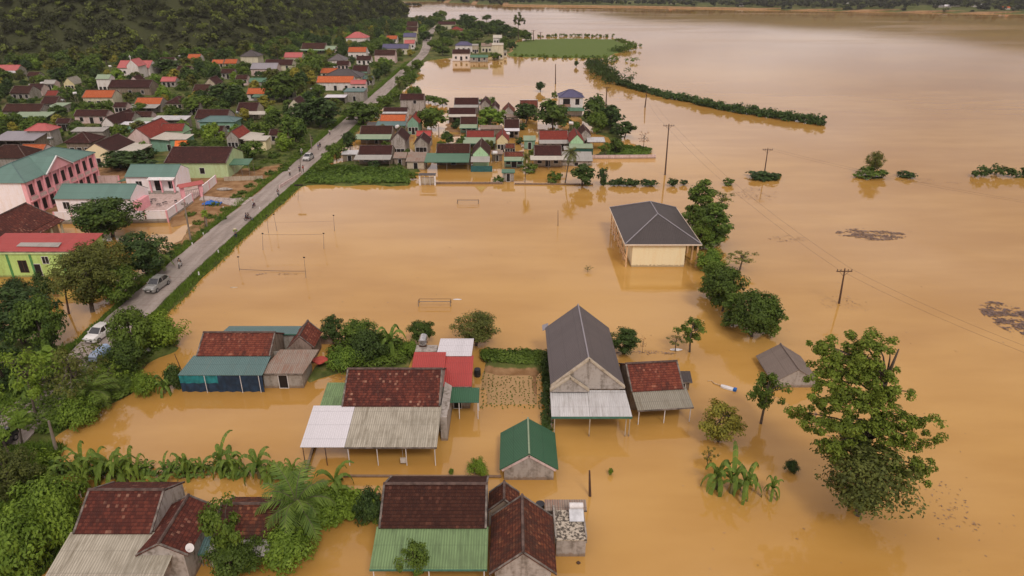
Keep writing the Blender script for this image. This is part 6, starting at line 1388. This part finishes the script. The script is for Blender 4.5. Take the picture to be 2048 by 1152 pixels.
# ================= vehicles, people, floating things =================
def paint(name, col):
    m, nt, b = base(name, .25, .5); b.inputs['Coat Weight'].default_value = .6; b.inputs['Base Color'].default_value = (*col, 1); b.inputs['Metallic'].default_value = .15; return m
RUB = plain('rubber', (.02, .02, .02), .8); RIMM = plain('rim_metal', (.45, .45, .46), .3, .5, .8); CG = plain('car_glass', (.02, .023, .028), .08, .8); HL = plain('lamp_glass', (.7, .7, .68), .15, .6); TLm = plain('tail_red', (.35, .02, .02), .3)
def loft(mb, rings, m=0, caps=True):
    for A, B in zip(rings[:-1], rings[1:]):
        n = len(A)
        for i in range(n): j = (i + 1) % n; mb.face([A[i], A[j], B[j], B[i]], m, sm=False)
    if caps: mb.face(rings[0][::-1], m); mb.face(rings[-1], m)
def ring(y, hw, z0, z1, ch=.14, tw=None):
    tw = hw * .9 if tw is None else tw
    return [(-hw * .94, y, z0), (hw * .94, y, z0), (hw, y, z0 + ch), (hw, y, z0 + (z1 - z0) * .62), (tw, y, z1 - .03), (tw * .82, y, z1), (-tw * .82, y, z1), (-tw, y, z1 - .03), (-hw, y, z0 + (z1 - z0) * .62), (-hw, y, z0 + ch)]
def car(loc, rz, col, label, tall=1.0, name='parked_car', L=4.4):
    e = empty(name, loc, label, 'car', rz); k = L / 4.4; P = paint('car_paint', col)
    b = MB(); loft(b, [ring(y * k, hw, z0, z1 * tall) for y, hw, z0, z1 in ((-2.18, .72, .38, .66), (-2.08, .84, .26, .80), (-1.6, .90, .22, .93), (-.95, .91, .22, 1.0), (0, .91, .22, 1.01), (1.2, .91, .22, 1.02), (1.85, .88, .24, 1.0), (2.12, .82, .30, .90), (2.18, .74, .42, .74))])
    b.build('body', P, e)
    def cr_(y, hw, z): return [(-hw, y * k, .96 * tall), (hw, y * k, .96 * tall), (hw * .82, y * k, z * tall), (-hw * .82, y * k, z * tall)]
    g = MB(); loft(g, [cr_(-1.05, .82, .99), cr_(-.30, .84, 1.44), cr_(.3, .84, 1.50), cr_(1.3, .84, 1.46), cr_(1.95, .78, 1.02)]); g.build('window', CG, e)
    r = MB(); r.slab([(-.66, -.22 * k, 1.49 * tall), (.66, -.22 * k, 1.49 * tall), (.68, .5 * k, 1.545 * tall), (-.68, .5 * k, 1.545 * tall)], .06); r.slab([(-.68, .5 * k, 1.545 * tall), (.68, .5 * k, 1.545 * tall), (.66, 1.4 * k, 1.49 * tall), (-.66, 1.4 * k, 1.49 * tall)], .06)
    for s in (-1, 1):
        for a, b_ in (((s * .82, -1.0 * k, 1.0 * tall), (s * .69, -.28 * k, 1.47 * tall)), ((s * .85, .35 * k, .98 * tall), (s * .71, .35 * k, 1.5 * tall)), ((s * .8, 1.9 * k, 1.0 * tall), (s * .68, 1.3 * k, 1.47 * tall))): r.tube([a, b_], .045, 5)
    r.build('roof', P, e)
    for s in (-1, 1):
        q = MB(); q.box((s * .66, -2.12 * k, .72 * tall), (.36, .12, .13)); q.build('headlight', HL, e)
        q = MB(); q.box((s * .68, 2.13 * k, .78 * tall), (.28, .1, .16)); q.build('tail_light', TLm, e)
        q = MB(); q.box((s * 1.0, -.72 * k, 1.05 * tall), (.18, .12, .13)); q.build('mirror', P, e)
        for y_ in (-1.35 * k, 1.35 * k):
            q = MB(); q.disc((s * .84, y_, .33), .34, (1, 0, 0), .22, 16); wq = q.build('wheel', RUB, e)
            q = MB(); q.disc((s * .955, y_, .33), .21, (1, 0, 0), .02, 10); q.build('rim', RIMM, wq)
    q = MB(); q.box((0, -2.17 * k, .52), (1.15, .06, .2)); q.build('grille', DARK, e); q = MB(); q.box((0, -2.215 * k, .5), (.46, .02, .11)); q.build('number_plate', WTRIM, e)
    return e
def at(px, py, z=.67): p = G(px, py, z); return (p.x, p.y, z)
car(at(201, 674), R(-9), (.78, .75, .72), 'white hatchback standing on the road facing the lower left bend', 1.05, L=4.3)
car(at(316, 576), R(-7), (.30, .29, .27), 'grey brown SUV parked on the left edge of the road', 1.15, L=4.7)
car(at(617, 319), R(-4), (.52, .50, .48), 'silver car far up the road beside the crop plot', 1.05)
car(at(-2, 896), R(0), (.03, .03, .035), 'dark car at the lower left edge under the leafy tree', 1.1)
# blue covered truck and tarpaulin
p = at(205, 716); e_ = empty('covered_truck', p, 'small truck under a light blue plastic cover in front of the white car', 'truck', R(-8))
e_.scale = (.78, .72, .85); q = MB(); q.b6(-.8, .8, -1.2, 1.5, .5, .62); q.build('deck', DPOLE, e_)
q = MB(); prof = [(-.82, .6), (-.80, 1.3), (-.45, 1.72), (0, 1.80), (.45, 1.70), (.80, 1.28), (.82, .6)]
rg_ = [[(x * (1 + .05 * math.sin(y * 3)), y, z + .06 * math.sin(y * 4 + x * 3)) for x, z in prof] for y in (-1.25, -.7, -.1, .5, 1.0, 1.5)]; loft(q, rg_); q.build('cover', plain('light_blue_plastic', (.34, .44, .60), .45, var=.3), e_)
q = MB(); loft(q, [[(-.75, -2.2, .5), (.75, -2.2, .5), (.7, -2.1, 1.2), (-.7, -2.1, 1.2)], [(-.78, -1.3, .5), (.78, -1.3, .5), (.66, -1.35, 1.6), (-.66, -1.35, 1.6)]]); q.build('cab', paint('truck_blue', (.25, .30, .40)), e_)
for s in (-1, 1):
    for y_ in (-1.7, .9): q = MB(); q.disc((s * .72, y_, .33), .33, (1, 0, 0), .2, 14); q.build('wheel', RUB, e_)
p = at(425, 408, .6); q = MB(); gx = 11
pts = [[(-1.9 + 3.8 * i / gx, -1.0 + 2.0 * j / 6, .10 + .75 * math.exp(-((i / gx - .45) ** 2 * 8 + (j / 6 - .5) ** 2 * 7)) + .12 * math.sin(i * 2.1 + j)) for j in range(7)] for i in range(gx + 1)]
for i in range(gx):
    for j in range(6): q.face([pts[i][j], pts[i + 1][j], pts[i + 1][j + 1], pts[i][j + 1]])
q.build('tarpaulin', plain('blue_tarp', (.025, .13, .48), .45, var=.3), label='bright blue tarpaulin heaped on the pale drive outside the school gate', cat='tarpaulin', loc=p)
def lump(name, px, py, z, d, mat_, label, cat, n=9, seed=0):
    rg_ = random.Random(seed); q = MB(); rings = []
    for i in range(6):
        t = i / 5; r = math.sin(math.pi * (.12 + .8 * t)); rings.append([((-.5 + t) * d[0], math.cos(a) * d[1] * .5 * r * rg_.uniform(.85, 1.1), d[2] * (.45 + .5 * math.sin(a) * r)) for a in [k * 6.283 / n for k in range(n)]])
    loft(q, rings); p = G(px, py, z); return q.build(name, mat_, label=label, cat=cat, loc=p)
lump('sack', 296, 708, .05, (1.0, 1.0, 1.0), WTRIM, 'white bulging sack at the water edge right of the dark bank tree', 'sack')
lump('debris_pile', 450, 381, .5, (3.5, 1.6, .7), W_['stain'], 'heap of brown rubble by the white school wall', 'rubble', seed=3)
lump('umbrella', 641, 723, .9, (1.9, 1.9, .5), plain('red_cloth', (.45, .07, .05), .7), 'red cloth canopy behind the patched rusty shed', 'canopy', seed=4)
lump('floating_bag', 915, 600, -.06, (1.3, .35, .2), WTRIM, 'pale floating strip near the sunken goal crossbar', 'debris', seed=5)
lump('floating_bag', 1352, 701, -.05, (1.6, .6, .3), WTRIM, 'white plastic caught at the twiggy shrub', 'debris', seed=6); lump('floating_bag', 468, 576, -.06, (1.2, .4, .2), plain('tan_foam', (.55, .42, .28)), 'small tan float left of the sunken ball court', 'debris', seed=8)
# small boat-like float with blue end
p = G(1455, 777, 0); e_ = empty('raft', p, 'small white float with blue end drifting right of the dark lean-to', 'raft', R(-32))
q = MB(); loft(q, [ring(a, hw, -.05, .24, .06) for a, hw in ((-.5, .2), (-.3, .3), (.3, .3), (.5, .2))]); q.v = [(y * 1.6, x, z) for x, y, z in q.v]; q.build('hull', WTRIM, e_)
q = MB(); q.box((.86, 0, .15), (.35, .5, .3)); q.build('blue_end', plain('blue_plastic', (.02, .12, .40)), e_); q = MB(); q.tube([(-.7, 0, .15), (-1.7, .15, .1), (-2.1, .6, .05), (-2.5, .3, .05)], .07, 6); q.build('rope', plain('tan_rope', (.6, .42, .24)), e_)
# people: one continuous skinned body with clothes
SKIN = plain('skin', (.35, .20, .13), .6); HAIR = plain('hair', (.015, .012, .01), .5)
def skin_obj(name, J, E, Rr, mat_, parent, root=0):
    me = bpy.data.meshes.new(name); me.from_pydata(J, E, []); me.materials.append(mat_); o = bpy.data.objects.new(name, me); COL.objects.link(o); o.parent = parent
    s = o.modifiers.new('skin', 'SKIN'); me.skin_vertices.new(name='') if not me.skin_vertices else None
    for i, r in enumerate(Rr): me.skin_vertices[0].data[i].radius = (r, r)
    me.skin_vertices[0].data[root].use_root = True; u = o.modifiers.new('sub', 'SUBSURF'); u.levels = 1; u.render_levels = 1; return o
def person(loc, rz, label, shirt, pants, seated=False, stride=0.0, hat=None, parent=None):
    e = empty('person', loc, label, 'person', rz)
    if seated: pel, hd = (0, .12, .78), .0; kn = [(-.16, -.30, .82), (.16, -.30, .82)]; an = [(-.15, -.22, .40), (.15, -.22, .40)]; to = [(-.15, -.38, .36), (.15, -.38, .36)]; ch = (0, .02, 1.18); hn = [(-.26, -.42, 1.02), (.26, -.42, 1.02)]; el = [(-.28, -.12, 1.0), (.28, -.12, 1.0)]
    else: pel = (0, 0, .92); kn = [(-.11, -.04 - stride, .50), (.11, -.04 + stride, .50)]; an = [(-.11, -stride * .9, .09), (.11, stride * 1.4, .09)]; to = [(-.11, -.15 - stride, .05), (.11, -.12 + stride, .05)]; ch = (0, -.01, 1.32); hn = [(-.26, -.10, .80), (.26, -.06, .80)]; el = [(-.25, .03, 1.08), (.25, .03, 1.08)]
    nk = (0, ch[1] - .02, ch[2] + .17); hm = (0, nk[1] - .02, nk[2] + .10); ht = (0, hm[1], hm[2] + .12); sh = [(-.19, ch[1], ch[2] + .08), (.19, ch[1], ch[2] + .08)]
    J = [pel, ch, nk, hm, ht, sh[0], el[0], hn[0], sh[1], el[1], hn[1], kn[0], an[0], to[0], kn[1], an[1], to[1]]; E = [(0, 1), (1, 2), (2, 3), (3, 4), (1, 5), (5, 6), (6, 7), (1, 8), (8, 9), (9, 10), (0, 11), (11, 12), (12, 13), (0, 14), (14, 15), (15, 16)]
    skin_obj('body', J, E, [.13, .14, .055, .10, .07, .06, .042, .035, .06, .042, .035, .065, .04, .035, .065, .04, .035], SKIN, e)
    skin_obj('shirt', [pel, ch, sh[0], el[0], sh[1], el[1]], [(0, 1), (1, 2), (2, 3), (1, 4), (4, 5)], [.155, .165, .085, .06, .085, .06], plain('cloth_' + shirt, CL[shirt]), e)
    skin_obj('trousers', [pel, kn[0], an[0], kn[1], an[1]], [(0, 1), (1, 2), (0, 3), (3, 4)], [.15, .085, .06, .085, .06], plain('cloth_' + pants, CL[pants]), e)
    q = MB(); hc = Vector(hm) + Vector((0, .01, .05))
    rs_ = [[(hc.x + math.cos(a) * r, hc.y + math.sin(a) * r, hc.z + z) for a in [k * .628 for k in range(10)]] for r, z in (((.30, .02), (.18, .10), (.02, .20)) if hat == 'cone' else ((.125, -.02), (.13, .05), (.09, .12), (.02, .15)))]
    loft(q, rs_); q.build('hat' if hat else 'hair', plain('cloth_' + hat, CL[hat]) if hat else HAIR, e); return e
CL = {'white': (.6, .58, .55), 'black': (.03, .03, .035), 'blue': (.06, .12, .30), 'red': (.40, .05, .04), 'navy': (.03, .04, .09), 'grey': (.2, .19, .18), 'cone': (.65, .55, .38), 'green': (.08, .2, .1)}
def bike(loc, rz, label, col=(.25, .03, .03)):
    e = empty('motorbike', loc, label, 'motorbike', rz)
    for y_ in (-.62, .62):
        q = MB(); q.tube([(math.sin(a) * 0, y_ + math.cos(a) * .27, .30 + math.sin(a) * .27) for a in [k * .5236 for k in range(13)]], .045, 6); wq = q.build('wheel', RUB, e)
        q = MB(); q.disc((0, y_, .3), .2, (1, 0, 0), .03, 10); q.build('rim', RIMM, wq)
    q = MB(); loft(q, [[(-.10, y, z0), (.10, y, z0), (.08, y, z1), (-.08, y, z1)] for y, z0, z1 in ((-.42, .45, .85), (-.2, .32, .60), (.15, .30, .66), (.7, .45, .72))]); q.build('body', paint('bike_paint', col), e)
    q = MB(); q.box((0, .28, .74), (.24, .75, .09)); q.build('seat', DARK, e)
    q = MB(); q.tube([(0, -.62, .3), (0, -.45, .95)], .035); q.tube([(-.32, -.36, 1.0), (0, -.45, .96), (.32, -.36, 1.0)], .02); q.build('handlebar', STEEL, e); q = MB(); q.box((0, -.52, .85), (.18, .1, .15)); q.build('headlight', HL, e)
def ride(px, py, rz, lb, shirt, pants, hat, col=(.25, .03, .03), two=False):
    p = at(px, py); bike(p, rz, 'motorbike ' + lb, col); person(p, rz, f'rider in {shirt} top on the motorbike {lb}', shirt, pants, True, hat=hat)
    if two: d = Matrix.Rotation(rz, 3, 'Z') @ Vector((0, .42, .0)); person((p[0] + d.x, p[1] + d.y, p[2]), rz, f'passenger on the motorbike {lb}', 'navy', 'black', True)
ride(361, 534, R(8), 'nearest one riding ahead of the parked SUV', 'black', 'white', None, (.6, .6, .6)); ride(508, 414, R(0), 'near the end of the pale school drive', 'white', 'navy', 'red')
ride(498, 441, R(95), 'turning near the right verge', 'black', 'grey', None, (.1, .03, .03), True); ride(557, 392, R(20), 'stopped at the right road edge below the village', 'navy', 'black', None, (.04, .04, .05))
ride(640, 294, R(180), 'close behind the silver car', 'grey', 'black', 'white'); ride(604, 309, R(0), 'left of the silver car', 'white', 'black', 'white', (.5, .5, .5)); ride(795, 163, R(180), 'far up the road by the pond trees', 'red', 'navy', None)
for i, (px, py, sh_, pa, hat, lb) in enumerate([(600, 345, 'navy', 'black', None, 'person in dark blue standing on the road edge, left one of two'), (607, 344, 'red', 'black', None, 'person in red standing on the road edge, right one of two'), (472, 475, 'grey', 'navy', 'cone', 'person in grey with a conical hat on the grassy right verge'),
    (580, 352, 'white', 'black', None, 'person in white near the broken garden fence'), (637, 300, 'blue', 'grey', None, 'person in blue walking behind the silver car'), (625, 285, 'black', 'grey', None, 'person in black far behind the silver car'), (660, 270, 'white', 'navy', None, 'person in white walking near the roadside trees'), (790, 172, 'white', 'grey', None, 'person in pale clothes far up the road')]):
    person(at(px, py), i * 1.1, lb, sh_, pa, False, .10, hat)
# white marker stones on the verges
for px, py in [(398, 549), (437, 505), (520, 419), (556, 394), (385, 490), (407, 470), (250, 588), (447, 417)]:
    p = G(px, py, .55); q = MB(); q.box((0, 0, .2), (.2, .2, .55), .3, 0, .8); q.build('marker_stone', WTRIM, label='short white marker stone on the road verge', cat='marker stone', group='white marker stones on the verges', loc=p)
for i, (px, py, z_) in enumerate([(64, 176, 3.5), (86, 172, 3.4), (128, 208, 3.6), (152, 193, 3.8), (476, 233, 3.8), (222, 137, 3.4), (360, 116, 3.2), (318, 118, 3.0), (625, 184, 3), (764, 92, 4), (781, 86, 4), (738, 109, 3), (104, 287, 4.2), (795, 262, 3.2), (860, 268, 3.0), (1015, 277, 3.2), (960, 214, 3.2), (990, 316, 2.2), (702, 293, 2.0), (1142, 255, 3.6)]):
    p = G(px, py + 3, z_ - 1.3); e_ = empty('water_tank', (p.x, p.y, z_ - 1.3), 'small shiny steel tank on a stand among the village roofs', 'water tank', i * 1.3, 'steel tanks among the village roofs')
    q = MB(); q.tube([(-.65, 0, 1.75), (-.58, 0, 1.75), (.58, 0, 1.75), (.65, 0, 1.75)], [.28, .46, .46, .28], 12); q.build('tank', WTRIM if i % 2 else STEEL, e_)
    for x_ in (-.4, .4):
        for y_ in (-.3, .3): q = MB(); q.tube([(x_, y_, -3.0), (x_, y_, 1.4)], .05, 4); q.build('leg', POLEM, e_)
# floating debris rafts
def debris(px, py, wpx, hpx, n, label, seed, sz=.11):
    rng = np.random.RandomState(seed); c0 = G(px, py); a = G(px - wpx / 2, py); b_ = G(px + wpx / 2, py); y0, y1 = G(px, py + hpx / 2).y, G(px, py - hpx / 2).y
    q = np.column_stack([a.x + (b_.x - a.x) * rng.rand(n * 6), y0 + (y1 - y0) * rng.rand(n * 6), np.full(n * 6, .02)])
    u = (q[:, 0] - c0.x) / ((b_.x - a.x) / 2); v = (q[:, 1] - (y0 + y1) / 2) / ((y1 - y0) / 2); k = (u ** 2 + v ** 2 < 1) & (vnoise(q[:, 0] * .5 + seed * 37, q[:, 1], .8, seed) * .6 + .4 * vnoise(q[:, 0], q[:, 1], .25, seed + 1) > .40 + .3 * (u ** 2 + v ** 2) * .5); q = q[k][:n]; m_ = len(q)
    q[:, 2] += rng.rand(m_) * .04; N = np.column_stack([rng.normal(size=(m_, 2)) * .22, np.ones(m_)]); V_, F_ = quads(q, N, sz * (.5 + 1.5 * rng.rand(m_)), np.full(m_, .02) + .03 * rng.rand(m_), rng); V_[:, 2] = np.maximum(V_[:, 2], .012)
    stuff('floating_debris', V_, F_, DEB, label, 'debris')
DEB = plain('drift_debris', (.27, .185, .155), .9, var=.6)
debris(1742, 469, 138, 24, 3600, 'dark raft of drifting plant debris in the open water right of the yellow hall', 1); debris(2040, 645, 110, 84, 6500, 'big brown debris raft at the right edge of the photo', 2)
debris(1510, 388, 100, 26, 420, 'scattered twigs drifting below the mud bank pole', 3); debris(1575, 478, 80, 14, 160, 'faint twigs drifting left of the dark debris raft', 4); debris(1900, 366, 150, 5, 120, 'thin debris streak below the mud islets', 5); debris(1690, 608, 100, 36, 90, 'sparse twigs around the foot of the crossarm pole', 6)
debris(1885, 1010, 110, 120, 90, 'loose twigs drifting right of the biggest tree', 7); debris(1640, 845, 60, 60, 160, 'floating leaves under the left side of the biggest tree', 8); debris(1300, 706, 170, 8, 160, 'line of scum drifting behind the red tiled annex', 9); debris(1830, 360, 90, 8, 90, 'specks of debris below the second islet', 10)
debris(540, 549, 120, 5, 60, 'scum caught on the near net line of the sunken court', 11, .12); debris(700, 765, 120, 30, 90, 'small litter floating beside the mottled tile house', 12, .1); debris(620, 1020, 50, 12, 20, 'few sticks drifting left of the foreground dark roof', 13)
debris(455, 408, 90, 18, 200, 'scattered litter on the mud lot outside the school gate', 14, .2)
o = [x for x in COL.objects if x.get('label', '').startswith('scattered litter')][0]; o.location.z = .72
rng = np.random.RandomState(99); n = 1500; q = scatter_px([(620, 380), (2040, 380), (2040, 1150), (1180, 1150), (1120, 960), (660, 960), (600, 700), (380, 640), (640, 380)], n, .0, rng)
q = q[vnoise(q[:, 0], q[:, 1], 9, 77) > .52]; n = len(q); N = np.column_stack([rng.normal(size=(n, 2)) * .15, np.ones(n)]); V_, F_ = quads(np.column_stack([q, np.full(n, .02)]), N, .05 + .14 * rng.rand(n) ** 3, .02 + .03 * rng.rand(n), rng); V_[:, 2] = np.maximum(V_[:, 2], .012)
stuff('floating_debris', V_, F_, DEB, 'tiny leaves and straw scattered thinly over the open flood water', 'debris')
lump('coconut', 1157, 1128, -.08, (.35, .3, .3), DPOLE, 'dark floating ball below the raw concrete block', 'debris', seed=9)
for px, py, n_ in ((308, 402, 0), (330, 408, 1), (352, 405, 2), (318, 412, 3), (300, 408, 4)):
    p = G(px, py, .82); e_ = empty('yard_clutter', p, 'dark odd piece of furniture left in the rosy school yard', 'furniture', n_, 'furniture left in the school yard'); q = MB(); q.box((0, 0, .45), (.9, .5, .06)); q.build('top', DARK, e_)
    for sx_ in (-.4, .4):
        for sy in (-.2, .2): q = MB(); q.tube([(sx_, sy, 0), (sx_, sy, .42)], .03, 4); q.build('leg', DARK, e_)

# ------------------------------------------------------------------ damp air over the valley
hz = bpy.data.materials.new('haze'); hz.use_nodes = True; nt = hz.node_tree; nt.nodes.clear()
pv = nt.nodes.new('ShaderNodeVolumePrincipled'); pv.inputs['Color'].default_value = (.86, .84, .86, 1); pv.inputs['Density'].default_value = .00009; pv.inputs['Anisotropy'].default_value = .2
ou = nt.nodes.new('ShaderNodeOutputMaterial'); nt.links.new(pv.outputs[0], ou.inputs['Volume'])
q = MB(); q.b6(-6100, 6100, -300, 9100, -4, 190); q.build('haze', hz, label='thin damp haze over the flooded valley', cat='haze', kind='stuff')
